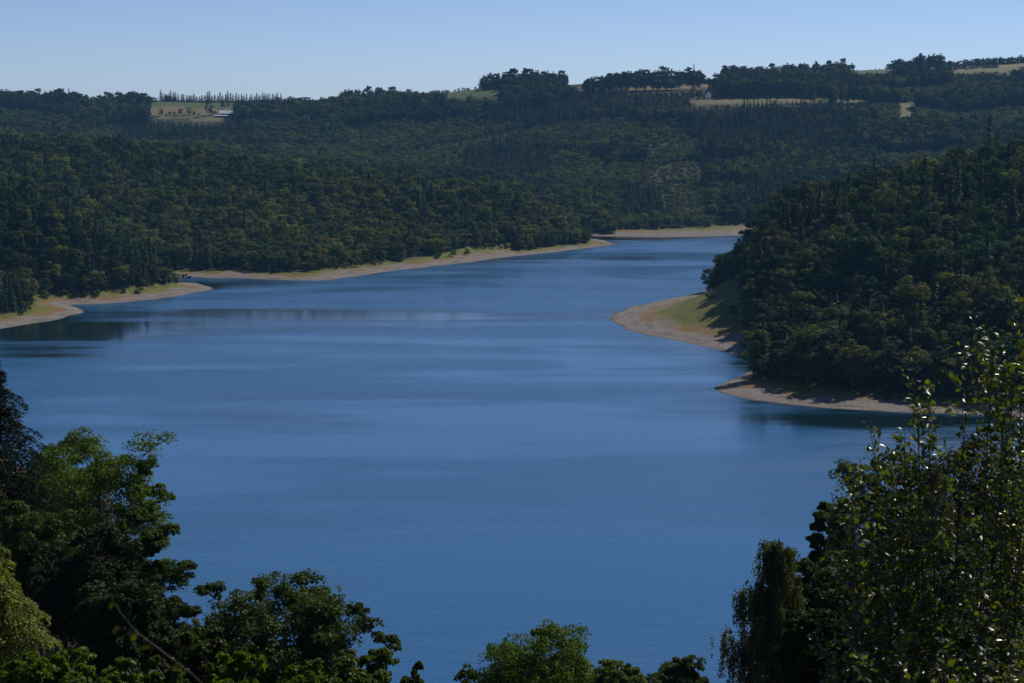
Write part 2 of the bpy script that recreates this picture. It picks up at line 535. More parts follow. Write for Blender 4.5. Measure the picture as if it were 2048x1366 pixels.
REACH = np.array([14.0, 28.0, 36.0, 27.0, 60.0])   # width of the bare strip
GR = region(GX, GY, GPX)
reach = REACH[GR] * (0.8 + 0.4 * vnoise(GX, GY, 60.0, 41, 2))
HEADPOLY = [P0(*p) for p in [(1150, 560), (1398, 580)]] + [P0(*p, 6.0) for p in [(1436, 590), (1478, 618), (1500, 650)]] + [P0(*p) for p in [(1505, 718), (1440, 745), (1150, 740)]]
hp = inpoly(GX, GY, HEADPOLY)
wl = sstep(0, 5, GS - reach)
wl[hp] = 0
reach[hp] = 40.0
m_ = (GR == 3) & (GPX < 1660) & (GPY < 762) & ~hp
reach[m_] *= 0.32
m2 = (GR == 2) & (GPX > 1030)
reach[m2] *= 0.5
wl[m2] = sstep(0, 5, GS - reach)[m2]
wl[m_] = sstep(0, 5, GS - reach)[m_]
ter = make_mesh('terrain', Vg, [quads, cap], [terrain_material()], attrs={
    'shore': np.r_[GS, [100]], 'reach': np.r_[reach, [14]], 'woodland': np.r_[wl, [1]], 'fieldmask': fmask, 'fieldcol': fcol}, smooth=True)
tag(obj('terrain', ter), kind='structure')

# ------------------------------------------------------------------ water sheet
wa = np.radians(np.linspace(-46, 46, 241))
wr = np.geomspace(300, 1900, 200)
RR, AA = np.meshgrid(wr, wa, indexing='ij')
WX, WY = (RR * np.sin(AA)).ravel(), (RR * np.cos(AA)).ravel()
WS = -shore_dist(WX, WY)
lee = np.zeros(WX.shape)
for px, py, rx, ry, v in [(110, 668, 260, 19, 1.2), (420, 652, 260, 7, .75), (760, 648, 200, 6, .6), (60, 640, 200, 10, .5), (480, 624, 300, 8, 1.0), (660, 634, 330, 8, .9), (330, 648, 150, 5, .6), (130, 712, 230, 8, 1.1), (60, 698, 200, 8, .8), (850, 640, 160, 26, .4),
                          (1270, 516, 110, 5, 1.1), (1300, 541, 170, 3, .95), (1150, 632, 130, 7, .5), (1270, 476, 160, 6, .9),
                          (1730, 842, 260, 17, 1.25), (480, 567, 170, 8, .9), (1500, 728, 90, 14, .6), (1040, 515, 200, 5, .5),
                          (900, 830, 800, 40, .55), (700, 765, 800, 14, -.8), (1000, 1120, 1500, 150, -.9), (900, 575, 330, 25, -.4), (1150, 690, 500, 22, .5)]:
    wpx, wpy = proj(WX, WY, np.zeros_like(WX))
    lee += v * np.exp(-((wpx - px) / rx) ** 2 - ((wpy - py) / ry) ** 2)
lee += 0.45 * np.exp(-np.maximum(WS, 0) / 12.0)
widx = np.arange(len(wr) * len(wa)).reshape(len(wr), len(wa))
wq = np.stack([widx[:-1, :-1], widx[:-1, 1:], widx[1:, 1:], widx[1:, :-1]], -1).reshape(-1, 4)[:, ::-1]
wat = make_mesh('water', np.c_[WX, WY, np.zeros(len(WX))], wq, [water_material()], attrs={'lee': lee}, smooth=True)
tag(obj('water', wat), kind='structure')

# ------------------------------------------------------------------ building blocks for plants
def tube(path, radii, sides=5):
    path = np.asarray(path, float)
    n = len(path)
    tg = unit(np.gradient(path, axis=0))
    ref = np.where(np.abs(tg[:, 2:3]) > 0.9, [[1.0, 0, 0]], [[0, 0, 1.0]])
    u = unit(np.cross(tg, ref))
    v = np.cross(tg, u)
    a = np.linspace(0, 2 * np.pi, sides, endpoint=False)
    ring = u[:, None] * np.cos(a)[None, :, None] + v[:, None] * np.sin(a)[None, :, None]
    V = (path[:, None] + ring * np.asarray(radii)[:, None, None]).reshape(-1, 3)
    i = np.arange(n * sides).reshape(n, sides)
    j = np.roll(i, -1, 1)
    F = np.stack([i[:-1], j[:-1], j[1:], i[1:]], -1).reshape(-1, 4)
    return V, F


class Acc:
    def __init__(s): s.V, s.F, s.T, s.n = [], [], [], 0
    def add(s, V, F, t=None):
        s.V.append(V); s.F.append(np.asarray(F) + s.n); s.n += len(V)
        s.T.append(np.full(len(V), 0.5) if t is None else t)
    def mesh(s, name, mat, smooth=False):
        return make_mesh(name, np.concatenate(s.V), np.concatenate(s.F), [mat], attrs={'tint': np.concatenate(s.T)}, smooth=smooth)


def leaf_cards(rng, C, N, size, asp=0.6, tint=None, axis=None):
    """Rhombic leaf or leaf-spray cards at C facing N."""
    n = len(C)
    N = unit(N)
    if axis is None: axis = rng.normal(size=(n, 3))
    t = unit(axis - (axis * N).sum(1, keepdims=True) * N)
    bvec = np.cross(N, t)
    sz = (size * rng.uniform(0.7, 1.3, n))[:, None]
    V = np.stack([C + t * sz * 0.5, C + bvec * sz * 0.5 * asp + N * sz * 0.06, C - t * sz * 0.5, C - bvec * sz * 0.5 * asp + N * sz * 0.06], 1).reshape(-1, 3)
    F = np.arange(n * 4).reshape(-1, 4)
    if tint is None: tint = rng.uniform(0, 1, n)
    return V, F, np.repeat(tint, 4)


def clump_leaves(rng, cen, rad, per, size, asp=0.6, flat=0.75, jitter=0.42, up=0.25):
    """Leaves on rough lumps: cen (k,3), rad (k,)."""
    k = len(cen)
    d = unit(rng.normal(size=(k, per, 3)))
    d[..., 2] = np.where(d[..., 2] < -0.45, -d[..., 2], d[..., 2])
    rr = rad[:, None] * (rng.uniform(0.55, 1.08, (k, per)))
    C = cen[:, None] + d * rr[..., None] * np.array([1, 1, flat])
    N = d + jitter * rng.normal(size=d.shape) + np.array([0, 0, up])
    tint = np.clip(rng.uniform(0.25, 0.75, (k, 1)) + rng.uniform(-0.22, 0.22, (k, per)), 0, 1)
    return leaf_cards(rng, C.reshape(-1, 3), N.reshape(-1, 3), size, asp, tint.ravel())


def dome_points(rng, n, R, z0, z1, shell=0.55, squash=1.0, lop=0.25):
    """Lump centres through a lopsided crown between heights z0 and z1."""
    d = unit(rng.normal(size=(n, 3)))
    r = rng.uniform(shell, 1.0, n) ** 0.8
    zc, rz = z0 + (z1 - z0) * 0.45, (z1 - z0)
    ph = np.arctan2(d[:, 1], d[:, 0])
    lo = 1 + lop * np.sin(ph * 2 + rng.uniform(0, 6)) * 0.5 + lop * np.sin(ph * 3 + rng.uniform(0, 6)) * 0.5
    P = d * r[:, None]
    hx = np.hypot(P[:, 0], P[:, 1])[:, None]
    P[:, :2] *= np.maximum(hx, 0.05) ** -0.35
    z = np.where(P[:, 2] > 0, P[:, 2] * 0.55, P[:, 2] * 0.45)
    return np.c_[P[:, 0] * R * lo, P[:, 1] * R * lo, zc + z * rz * squash]


def branch_path(rng, a, b, sag=0.0, wob=0.06, n=5):
    t = np.linspace(0, 1, n)[:, None]
    L = np.linalg.norm(b - a)
    p = a + (b - a) * t
    p[1:-1] += rng.normal(size=(n - 2, 3)) * L * wob
    p[:, 2] += (-sag * L * (4 * t * (1 - t)))[:, 0]
    return p


BARK = bark_material('oak_bark', (0.05, 0.042, 0.033), (0.13, 0.11, 0.09))
BARK_S = bark_material('spruce_bark', (0.05, 0.034, 0.025), (0.12, 0.085, 0.06))
BIRCHB = bark_material('birch_bark', (0.45, 0.43, 0.40), (0.06, 0.055, 0.05), 3)
DEADWOOD = bark_material('dead_wood', (0.16, 0.12, 0.095), (0.27, 0.22, 0.18))

TONES = {
    'mid': leaf_material('leaves_mid_green', (0.056, 0.086, 0.018)),
    'dark': leaf_material('leaves_dark_green', (0.022, 0.045, 0.014)),
    'olive': leaf_material('leaves_olive', (0.098, 0.108, 0.024)),
    'yellow': leaf_material('leaves_yellowing', (0.115, 0.115, 0.020)),
    'brown': leaf_material('leaves_browning', (0.060, 0.054, 0.020)),
    'rust': leaf_material('leaves_rusty', (0.11, 0.058, 0.016)),
    'grey': leaf_material('leaves_greygreen', (0.090, 0.115, 0.055)),
    'light': leaf_material('leaves_young_green', (0.100, 0.138, 0.036)),
    'spruce': leaf_material('needles_spruce', (0.015, 0.034, 0.014), trans=0.12),
    'pine': leaf_material('needles_pine', (0.026, 0.054, 0.016), trans=0.15),
    'deadneedle': leaf_material('needles_dead', (0.13, 0.085, 0.055), trans=0.1),
}


def broadleaf_shape(seed, H=22.0, R=5.2, lumps=44, per=80, size=0.74, low=0.12):
    rng = np.random.default_rng(seed)
    cen = dome_points(rng, lumps, R * 0.74, H * low, H * 0.92, 0.5, 1.0, 0.35)
    rad = rng.uniform(0.20, 0.38, lumps) * R
    V, F, T = clump_leaves(rng, cen, rad, per, size, 0.65, 0.8, 0.4)
    t = Acc()
    t.add(*tube([(0, 0, -1.5), (0.1, 0, H * 0.3), (0, 0.1, H * 0.6), (0, 0, H * 0.85)], [0.35, 0.28, 0.18, 0.05], 6))
    for c in cen[:10]:
        a = np.array([0, 0, H * rng.uniform(0.25, 0.55)])
        t.add(*tube(branch_path(rng, a, c), np.linspace(0.13, 0.03, 5), 4))
    return (V, F, T), t


def spruce_shape(seed, H=26.0, R=3.4, layers=28, nb=9, low=0.06, sparse=1.0):
    rng = np.random.default_rng(seed)
    Cs, Ns, Ax, Ti = [], [], [], []
    for i in range(layers):
        f = i / (layers - 1)
        z = H * (low + (0.985 - low) * f)
        r = R * (1 - f) ** 0.72 * rng.uniform(0.78, 1.15) + 0.25
        k = max(4, int(nb * (1 - 0.4 * f)))
        ph = rng.uniform(0, 6.3) + np.arange(k) * 2 * np.pi / k + rng.normal(size=k) * 0.3
        for p in ph:
            rl = r * rng.uniform(0.6, 1.15)
            if rng.uniform() > sparse: continue
            m = max(2, int(rl / 0.7))
            for q in range(m):
                u = (q + 0.7) / m
                Cs.append((math.cos(p) * rl * u, math.sin(p) * rl * u, z - 0.30 * rl * u ** 1.4 + rng.normal() * 0.12))
                Ns.append((math.cos(p) * 0.5 + rng.normal() * 0.4, math.sin(p) * 0.5 + rng.normal() * 0.4, 0.8))
                Ax.append((math.cos(p) + rng.normal() * 0.5, math.sin(p) + rng.normal() * 0.5, -0.5))
                Ti.append(np.clip(0.25 + 0.5 * u + rng.normal() * 0.15, 0, 1))
    V, F, T = leaf_cards(rng, np.array(Cs), np.array(Ns), 1.35, 0.55, np.array(Ti), np.array(Ax))
    t = Acc()
    t.add(*tube([(0, 0, -1.5), (0, 0, H * 0.5), (0, 0, H * 0.99)], [0.3, 0.18, 0.03], 6))
    return (V, F, T), t


def pine_shape(seed, H=22.0, R=3.6):
    rng = np.random.default_rng(seed)
    n = 20
    f = rng.uniform(0.45, 1.0, n)
    ph = rng.uniform(0, 6.3, n)
    rr = R * np.sqrt(np.clip(1.15 - f, 0, 1)) * rng.uniform(0.3, 1.0, n)
    cen = np.c_[np.cos(ph) * rr, np.sin(ph) * rr, H * (0.32 + 0.62 * f)]
    V, F, T = clump_leaves(rng, cen, rng.uniform(0.8, 1.6, n), 75, 0.75, 0.4, 0.55)
    t = Acc()
    t.add(*tube([(0, 0, -1.5), (0.15, 0, H * 0.5), (0, 0, H * 0.95)], [0.28, 0.2, 0.04], 6))
    for c in cen[:12]:
        t.add(*tube(branch_path(rng, np.array([0, 0, c[2] - 0.8]), c), np.linspace(0.1, 0.03, 5), 4))
    return (V, F, T), t


def bush_shape(seed, H=4.0, R=2.6):
    rng = np.random.default_rng(seed)
    n = 16
    cen = dome_points(rng, n, R * 0.75, 0.1, H * 0.9, 0.4)
    V, F, T = clump_leaves(rng, cen, rng.uniform(0.5, 1.0, n), 70, 0.5, 0.45)
    t = Acc()
    for c in cen[:7]:
        t.add(*tube(branch_path(rng, np.array([0, 0, -0.5]), c), np.linspace(0.07, 0.02, 5), 4))
    return (V, F, T), t


class Kind:
    """A tree shape in one leaf colour: crown mesh, trunk mesh, and both joined for the massed wood."""
    cache = {}
    def __init__(s, shape, tone, bark, name):
        (V, F, T), t = shape
        s.name = name
        s.w, s.h = float(np.abs(V[:, 0]).max()), float(V[:, 2].max())
        s.crown = make_mesh('crown', V, F, [TONES[tone]], attrs={'tint': T})
        s.trunk = t.mesh('trunk', bark, True)
        tv, tf, tt = np.concatenate(t.V), np.concatenate(t.F), np.concatenate(t.T)
        me = make_mesh('massed_tree', np.r_[V, tv], np.r_[F, tf + len(V)], [TONES[tone], bark],
                       np.r_[np.zeros(len(F)), np.ones(len(tf))], {'tint': np.r_[T, tt]})
        s.joined = me


bl_shapes = [broadleaf_shape(100 + i, H=[22, 24, 20, 18, 23][i], R=[5.8, 5.6, 6.0, 5.2, 5.0][i]) for i in range(5)]
sp_shapes = [spruce_shape(200 + i, H=[27, 25, 22][i], R=[4.4, 3.6, 4.2][i]) for i in range(3)]
pi_shapes = [pine_shape(300 + i) for i in range(2)]
bu_shapes = [bush_shape(400 + i, H=[4.5, 3.4][i], R=[2.8, 2.6][i]) for i in range(2)]
KINDS, KID = [], {}
for tone in ('mid', 'dark', 'olive', 'yellow', 'brown', 'rust', 'light'):
    for i, sh in enumerate(bl_shapes if tone in ('mid', 'dark', 'olive') else bl_shapes[:3]):
        KID.setdefault(tone, []).append(len(KINDS))
        KINDS.append(Kind(sh, tone, BARK, 'broadleaf_tree'))
for sh in sp_shapes:
    KID.setdefault('spruce', []).append(len(KINDS)); KINDS.append(Kind(sh, 'spruce', BARK_S, 'spruce_tree'))
for sh in pi_shapes:
    KID.setdefault('pine', []).append(len(KINDS)); KINDS.append(Kind(sh, 'pine', BARK_S, 'pine_tree'))
for i in range(2):
    KID.setdefault('deadspruce', []).append(len(KINDS))
    KINDS.append(Kind(spruce_shape(250 + i, 24, 1.6, 20, 5, 0.2, 0.45), 'deadneedle', DEADWOOD, 'dead_spruce'))
for tone in ('grey', 'olive', 'mid'):
    for sh in bu_shapes:
        KID.setdefault('bush_' + tone, []).append(len(KINDS)); KINDS.append(Kind(sh, tone, BARK, 'shrub'))
BROAD = ('mid', 'dark', 'olive', 'yellow', 'brown', 'rust')
KTONE = {}
for t_, ids in KID.items():
    for i in ids: KTONE[i] = t_

# ------------------------------------------------------------------ where the trees of the woods stand
rng = np.random.default_rng(7)
trees = []      # rows: X, Y, kind id, scale, height scale, rotation


def grid_points(x0, x1, y0, y1, sp):
    gx, gy = np.meshgrid(np.arange(x0, x1, sp), np.arange(y0, y1, sp * 0.9))
    gx = gx + (np.arange(gy.shape[0]) % 2)[:, None] * sp * 0.5
    return (gx + rng.uniform(-0.36, 0.36, gx.shape) * sp).ravel(), (gy + rng.uniform(-0.36, 0.36, gy.shape) * sp).ravel()


def pick(names, probs, n):
    """Draw tone names with per-point probabilities: probs (n,k)."""
    c = np.cumsum(probs / probs.sum(1, keepdims=True), 1)
    return (rng.uniform(size=(n, 1)) > c).sum(1).clip(0, len(names) - 1)


tX, tY, tK, tS, tH = [], [], [], [], []
def plant(X, Y, tones, sc, hs=None):
    for i in range(len(X)):
        ids = KID[tones[i]]
        tX.append(X[i]); tY.append(Y[i]); tK.append(ids[rng.integers(len(ids))])
        tS.append(sc[i]); tH.append(1.0 if hs is None else hs[i])


def wood(x0, x1, y0, y1, sp, regs):
    X, Y = grid_points(x0, x1, y0, y1, sp)
    keep = np.abs(X) < 0.335 * Y + 60
    X, Y = X[keep], Y[keep]
    S = shore_dist(X, Y)
    keep = S > 8
    X, Y, S = X[keep], Y[keep], S[keep]
    Z, S = ground(X, Y, S)
    PX, PY = proj(X, Y, Z)
    R = region(X, Y, PX)
    edge = REACH[R] * (0.85 + 0.4 * vnoise(X, Y, 45.0, 51, 2)) 
    edge = np.where((R == 2) & (PX > 1030), edge * 0.5, edge)
    edge = np.where((R == 3) & (PX < 1660) & (PY < 762), edge * 0.32, edge)
    keep = np.isin(R, regs) & (S > edge) & ~inpoly(X, Y, HEADPOLY)
    keep &= ~((R == 4) & (Y > 2960 + 60 * vnoise(X, Y, 200., 3, 2)) & (PX < 1650)) & ~((R == 4) & (Y > 3010))
    X, Y, Z, S, PX, PY, R = [v[keep] for v in (X, Y, Z, S, PX, PY, R)]
    return X, Y, Z, S, PX, PY, R


def clear_of_fields(X, Y, Z, H, PX, PY):
    bad = np.zeros(len(X), bool)
    far = Y > 2250
    for f in (0.0, 0.4, 0.75, 0.97):
        qx, qy = proj(X, Y, Z + H * f)
        for p in CLEARWIN: bad |= inpoly(qx, qy, p) & far
    for p, _, ymin in FIELDS[:11]: bad |= inpoly(PX, PY, p) & (Y > ymin)
    return ~bad


# left headland, middle hill, right headland
X, Y, Z, S, PX, PY, R = wood(-900, 900, 600, 2000, 6.8, (1, 2, 3))
n = len(X)
nz = vnoise(X, Y, 90.0, 61, 3)
nz2 = vnoise(X, Y, 35.0, 62, 2)
names = ['mid', 'dark', 'olive', 'yellow', 'brown', 'rust', 'spruce', 'pine', 'light']
pr = np.zeros((n, 9))
pr[R == 1] = [.30, .50, .08, .01, .02, 0, .14, .04, .0]
pr[R == 2] = [.42, .12, .38, .03, .01, .0004, .01, .02, .08]
pr[R == 3] = [.26, .58, .06, .01, .02, 0, .07, .04, .0]
m = (R == 3) & (PY > 600)
pr[m] = [.14, .76, .02, .004, .01, 0, .05, .03, .0]
m = (R == 2); top = sstep(410, 350, PY + 40 * (nz - .5) * 2)
pr[m, 7] += 0.5 * top[m]
pr[m, 0] += 0.4 * top[m]
yl = np.exp(-((PX - 730) / 130) ** 2 - ((PY - 480) / 45) ** 2)
pr[m, 3] += 0.35 * yl[m]; pr[m, 2] += 0.5 * yl[m]
br = np.exp(-((PX - 1080) / 130) ** 2 - ((PY - 450) / 45) ** 2)
pr[m, 4] += 0.18 * br[m]
sg = np.exp(-((PX - 850) / 22) ** 2 - ((PY - 440) / 30) ** 2)
pr[m, 6] += 3.0 * sg[m]
m = (R == 1)
pr[m, 6] += 0.9 * sstep(0.5, 0.65, nz)[m]
m = (R == 3)
pr[m, 6] += 0.35 * sstep(0.5, 0.7, nz)[m] * sstep(60, 130, S)[m]
pr[m, 2] += 0.5 * (nz2 > 0.6)[m]
ti = pick(names, pr, n)
tones = [names[i] for i in ti]
sc = rng.uniform(0.52, 1.0, n) + 0.42 * rng.uniform(0, 1, n) ** 3
hs = rng.uniform(0.68, 1.02, n) + 0.2 * rng.uniform(0, 1, n) ** 2
edge_small = sstep(20, 70, S - REACH[R])          # lower trees along the very edge
hs *= 0.70 + 0.30 * edge_small
hs[(R == 3)] *= 1.22
sc[(R == 3)] *= 1.15
plant(X, Y, tones, sc, hs)

# far slopes
X, Y, Z, S, PX, PY, R = wood(-1300, 1300, 1690, 3060, 8.6, (4,))
ok = clear_of_fields(X, Y, Z, 22.0, PX, PY)
low_ok = ~ok & clear_of_fields(X, Y, Z, 8.5, PX, PY)
plant(X[low_ok], Y[low_ok], [('spruce', 'dark', 'mid', 'spruce')[q_] for q_ in rng.integers(0, 4, low_ok.sum())], rng.uniform(0.5, 0.75, low_ok.sum()), rng.uniform(0.45, 0.6, low_ok.sum()))
X, Y, Z, S, PX, PY = [v[ok] for v in (X, Y, Z, S, PX, PY)]
n = len(X)
nz = vnoise(X, Y, 150.0, 71, 3); nz2 = vnoise(X, Y, 50.0, 72, 2)
names = ['mid', 'dark', 'olive', 'brown', 'spruce', 'pine', 'deadspruce', 'light']
SD = rng.uniform([-1250, 1700], [1250, 3050], (150, 2))
wx = X + (vnoise(X, Y, 40., 91, 2) - .5) * 50; wy = (Y + (vnoise(X, Y, 40., 92, 2) - .5) * 50)
stand = np.argmin((wx[:, None] - SD[None, :, 0]) ** 2 + ((wy[:, None] - SD[None, :, 1]) * 1.6) ** 2, 1)
STY = rng.choice(4, 150, p=[.28, .34, .28, .10]); SHT = rng.uniform(0.72, 1.18, 150)
SHT[STY == 2] *= 0.6
pr = np.zeros((n, 8))
for q_, w_ in enumerate([[.2, .66, .04, .03, .04, .03, 0, 0], [.45, .2, .25, .05, .02, .02, 0, .05], [.28, .04, .2, .01, .02, 0, 0, .5], [.06, .12, .02, .02, .75, .03, 0, 0]]): pr[STY[stand] == q_] = w_
CONIF = [[(1385, 225), (1700, 225), (1720, 300), (1600, 325), (1385, 325)], [(925, 300), (1090, 275), (1105, 360), (925, 350)],
         [(1170, 385), (1360, 385), (1360, 450), (1170, 450)], [(240, 245), (480, 245), (520, 290), (240, 290)],
         [(1180, 190), (1380, 190), (1380, 235), (1180, 235)]]
for p in CONIF: pr[inpoly(PX, PY, p)] = [.06, .12, .02, .02, .78, .05, .03, 0]
m = Y > 2820; pr[m, 1] += pr[m, 4] + pr[m, 5]; pr[m, 4] = 0.01; pr[m, 5] = 0
dead = inpoly(PX, PY, [(1395, 215), (1480, 215), (1480, 245), (1395, 245)])
pr[dead] = [.05, .05, .05, .05, .35, .0, .5, 0]
SPUR = [(740, 315), (900, 290), (1050, 258), (1200, 240), (1290, 245), (1290, 285), (1100, 292), (930, 305), (760, 335)]
spur = inpoly(PX, PY, SPUR)
pr[spur] = [.2, .02, .25, .02, .02, .02, 0, .6]
hs = rng.uniform(0.88, 1.12, n) * SHT[stand]; sc = rng.uniform(0.9, 1.25, n) * np.clip(SHT[stand] + .1, .7, 1.05)
hs[spur] *= 0.6; sc[spur] *= 0.7
clearing = inpoly(PX, PY, [(1280, 255), (1360, 240), (1400, 290), (1420, 440), (1340, 440), (1300, 380)])
pr[clearing] = [.3, .05, .2, .03, .05, .05, .02, .5]
hs[clearing] *= 0.5; sc[clearing] *= 0.8
keep = ~clearing | (rng.uniform(size=n) < 0.92)
young = nz2 > 0.68
hs[young] *= 0.7
ti = pick(names, pr, n)
X, Y, hs, sc, ti = X[keep], Y[keep], hs[keep], sc[keep], ti[keep]
plant(X, Y, [names[i] for i in ti], sc, hs)
WOOD_END = len(tX)

# groves, rows and single trees along the skyline and round the farm: (first px, last px, distance, depth, count, tones, size, height)
GROVES = [
    (-40, 140, 3000, 60, 60, ('brown', 'brown', 'olive'), 0.9, 1.15), (143, 172, 2990, 25, 8, ('dark',), 1.0, 1.25), (175, 300, 2985, 60, 40, ('dark', 'mid'), 1.0, 1.05),
    (300, 318, 2990, 10, 4, ('dark',), 0.8, 0.9), (332, 356, 3010, 12, 5, ('dark',), 0.8, 0.95),
    (680, 796, 2990, 45, 46, ('dark', 'mid'), 1.0, 1.35), (800, 960, 2990, 20, 20, ('dark', 'mid'), .7, 0.75),
    (962, 1132, 2930, 50, 64, ('dark', 'dark', 'mid'), 1.05, 1.42), (1132, 1150, 2925, 10, 4, ('dark',), .6, .6),
    (1164, 1200, 2890, 14, 9, ('spruce', 'dark'), .7, 0.95), (1202, 1408, 2895, 50, 74, ('dark', 'dark', 'mid'), 1.0, 1.35),
    (1410, 1450, 2890, 14, 10, ('dark', 'mid', 'spruce'), .6, 0.65),
    (1440, 1500, 2880, 40, 24, ('dark', 'mid'), 1.0, 1.15), (1500, 1560, 2930, 40, 30, ('dark',), 1.0, 1.2), (1560, 1700, 2960, 50, 60, ('dark', 'mid'), 1.05, 1.45),
    (1660, 1696, 3000, 20, 10, ('dark', 'mid'), 1., 1.25), (1740, 1756, 3240, 8, 3, ('spruce',), .6, .5),
    (1770, 1830, 3290, 30, 26, ('dark', 'mid'), 1., 0.95), (1815, 1880, 3310, 30, 30, ('dark', 'dark', 'mid'), 1.1, 1.35), (1880, 2100, 3450, 50, 90, ('mid', 'dark'), 1., 1.0),
    (1868, 1990, 3180, 60, 26, ('dark', 'mid'), 0.9, 0.6), (1700, 1860, 2960, 40, 50, ('dark', 'mid'), 0.9, 0.55),
    (1840, 2090, 2990, 40, 60, ('dark', 'mid'), 0.9, 0.8),
]
for px0, px1, Yd, dep, cnt, tn, sz, ht in GROVES:
    u = (np.arange(cnt) + rng.uniform(0, 1, cnt)) / cnt
    yy = Yd + rng.uniform(0, dep, cnt)
    xx = (px0 + (px1 - px0) * u - 1024) / FPX * yy * 0.995
    arch = 0.80 + 0.20 * np.sin(np.pi * np.clip(u, 0.02, 0.98)) ** 0.5
    plant(xx, yy, [tn[rng.integers(len(tn))] for _ in range(cnt)], sz * rng.uniform(0.85, 1.15, cnt), ht * arch * rng.uniform(0.92, 1.08, cnt))
ROW0 = len(tX)
pxs = np.arange(324, 566, 5.2) + rng.uniform(-1.2, 1.2, len(np.arange(324, 566, 5.2)))
yy = np.full(len(pxs), 3012.0) + rng.uniform(-3, 3, len(pxs))
plant((pxs - 1024) / FPX * yy * 0.995, yy, ['spruce'] * len(pxs), rng.uniform(1.2, 1.6, len(pxs)), rng.uniform(0.42, 0.54, len(pxs)))
ROW1 = len(tX)
pxs = np.array([572, 586, 600, 612, 628, 640, 655, 668.]); yy = np.full(8, 3010.0)
plant((pxs - 1024) / FPX * yy * 0.995, yy, ['dark', 'mid', 'dark', 'dark', 'mid', 'dark', 'mid', 'dark'], rng.uniform(0.6, 0.85, 8), rng.uniform(0.5, 0.75, 8))
FARM0 = len(tX)
FARMT = [(322, 232, 1.0, .55, 'dark'), (340, 231, .7, .45, 'brown'), (349, 231, .6, .6, 'brown'), (361, 231, .8, .85, 'brown'), (378, 231, 1.0, .65, 'olive'),
         (388, 231, .6, .7, 'mid'), (419, 231, 1.3, 1.0, 'dark'), (429, 231, .9, .5, 'mid'), (446, 217, .9, .55, 'dark'), (456, 213, 0.7, .5, 'dark'), (398, 230, .5, .25, 'mid')]


def pix_ground(px, py, y0, y1):
    """First place along a line of sight, between two distances, that lies on the ground."""
    ys = np.linspace(y0, y1, 200)
    pts = np.array([PW(px, py, y) for y in ys])
    g, _ = ground(pts[:, 0], pts[:, 1])
    h = np.nonzero(pts[:, 2] <= g)[0]
    i = h[0] if len(h) else 199
    return pts[i, 0], pts[i, 1], g[i]


for px, py, s_, h_, t_ in FARMT:
    gx, gy, gz = pix_ground(px, py, 2650, 3000)
    plant([gx], [gy], [t_], [s_], [h_])
FARM1 = len(tX)
# single pale shrubs along the shore strips
SHRUBS = [(165, 588, 'bush_grey', 1.3), (120, 592, 'bush_mid', .9), (215, 577, 'bush_olive', 1.2), (285, 573, 'bush_mid', 1.2), (330, 570, 'bush_mid', 1.2), (352, 566, 'bush_olive', 2.0),
          (372, 562, 'bush_mid', 1.5), (255, 575, 'bush_olive', .9), (95, 598, 'bush_mid', 1.0), (500, 542, 'bush_grey', 2.2), (535, 541, 'bush_grey', 2.0), (570, 540, 'bush_grey', 2.4),
          (610, 538, 'bush_grey', 2.8), (640, 537, 'bush_grey', 2.0), (625, 528, 'bush_grey', 2.6), (690, 536, 'bush_grey', 1.5), (715, 534, 'bush_mid', 1.8), (750, 530, 'bush_olive', 1.4),
          (875, 517, 'bush_grey', 1.5), (905, 514, 'bush_mid', 1.5), (935, 511, 'bush_mid', 1.3), (800, 524, 'bush_mid', 1.6), (1155, 489, 'bush_mid', 1.3), (1170, 487, 'bush_mid', .9),
          (1060, 500, 'bush_olive', 1.2), (1420, 600, 'bush_mid', 1.1), (1465, 632, 'bush_mid', 1.4), (1495, 652, 'bush_olive', 1.3), (1585, 765, 'bush_mid', 1.0), (1660, 770, 'bush_mid', 1.2),
          (1720, 775, 'bush_olive', 1.1), (1790, 782, 'bush_mid', 1.1), (1460, 440, 'bush_grey', 2.6), (1490, 441, 'bush_grey', 2.4), (1475, 432, 'bush_grey', 2.8), (1430, 446, 'bush_mid', 2.0),
          (1245, 447, 'bush_mid', 1.6), (1290, 449, 'bush_mid', 1.6), (1340, 447, 'bush_olive', 1.5), (1390, 445, 'bush_mid', 1.8)]
BUSH0 = len(tX)
for px, py, t_, s_ in SHRUBS:
    y0, y1 = (700, 1300) if px < 440 else ((1150, 1700) if px < 1200 and py > 480 else ((1700, 2000) if py < 470 else (640, 1200)))
    gx, gy, gz = pix_ground(px, py, y0, y1)
    plant([gx], [gy], [t_], [s_], [1.0])

X, Y = grid_points(-420, 620, 620, 1900, 6.0)
S = shore_dist(X, Y); k_ = (S > 9) & (S < 75) & (np.abs(X) < 0.31 * Y)
X, Y, S = X[k_], Y[k_], S[k_]
Z, S = ground(X, Y, S); PX, PY = proj(X, Y, Z); R = region(X, Y, PX)
e_ = REACH[R] * (0.85 + 0.4 * vnoise(X, Y, 45.0, 51, 2)); e_ = np.where((R == 3) & (PX < 1640), e_ * .6, e_)
k_ = (R > 0) & (S > e_ - 9) & (S < e_ + 1) & ((R != 4) | (PX > 1180)) & ~inpoly(X, Y, HEADPOLY) & ((R != 2) | (Y < 1585)) & ((R != 3) | (Y < 1150)) & (vnoise(X, Y, 25., 55, 2) > 0.42)
X, Y = X[k_], Y[k_]
k_ = rng.permutation(len(X))[:170]
plant(X[k_], Y[k_], [['bush_grey', 'bush_olive', 'bush_mid', 'bush_mid'][q_] for q_ in rng.integers(0, 4, len(k_))], rng.uniform(0.5, 1.35, len(k_)), rng.uniform(0.7, 1.4, len(k_)))
tX, tY, tK, tS, tH = map(np.array, (tX, tY, tK, tS, tH))
tZ, tSh = ground(tX, tY)
tZ[WOOD_END:ROW0] -= 4.5
tZ[ROW0:ROW1] -= 2.0
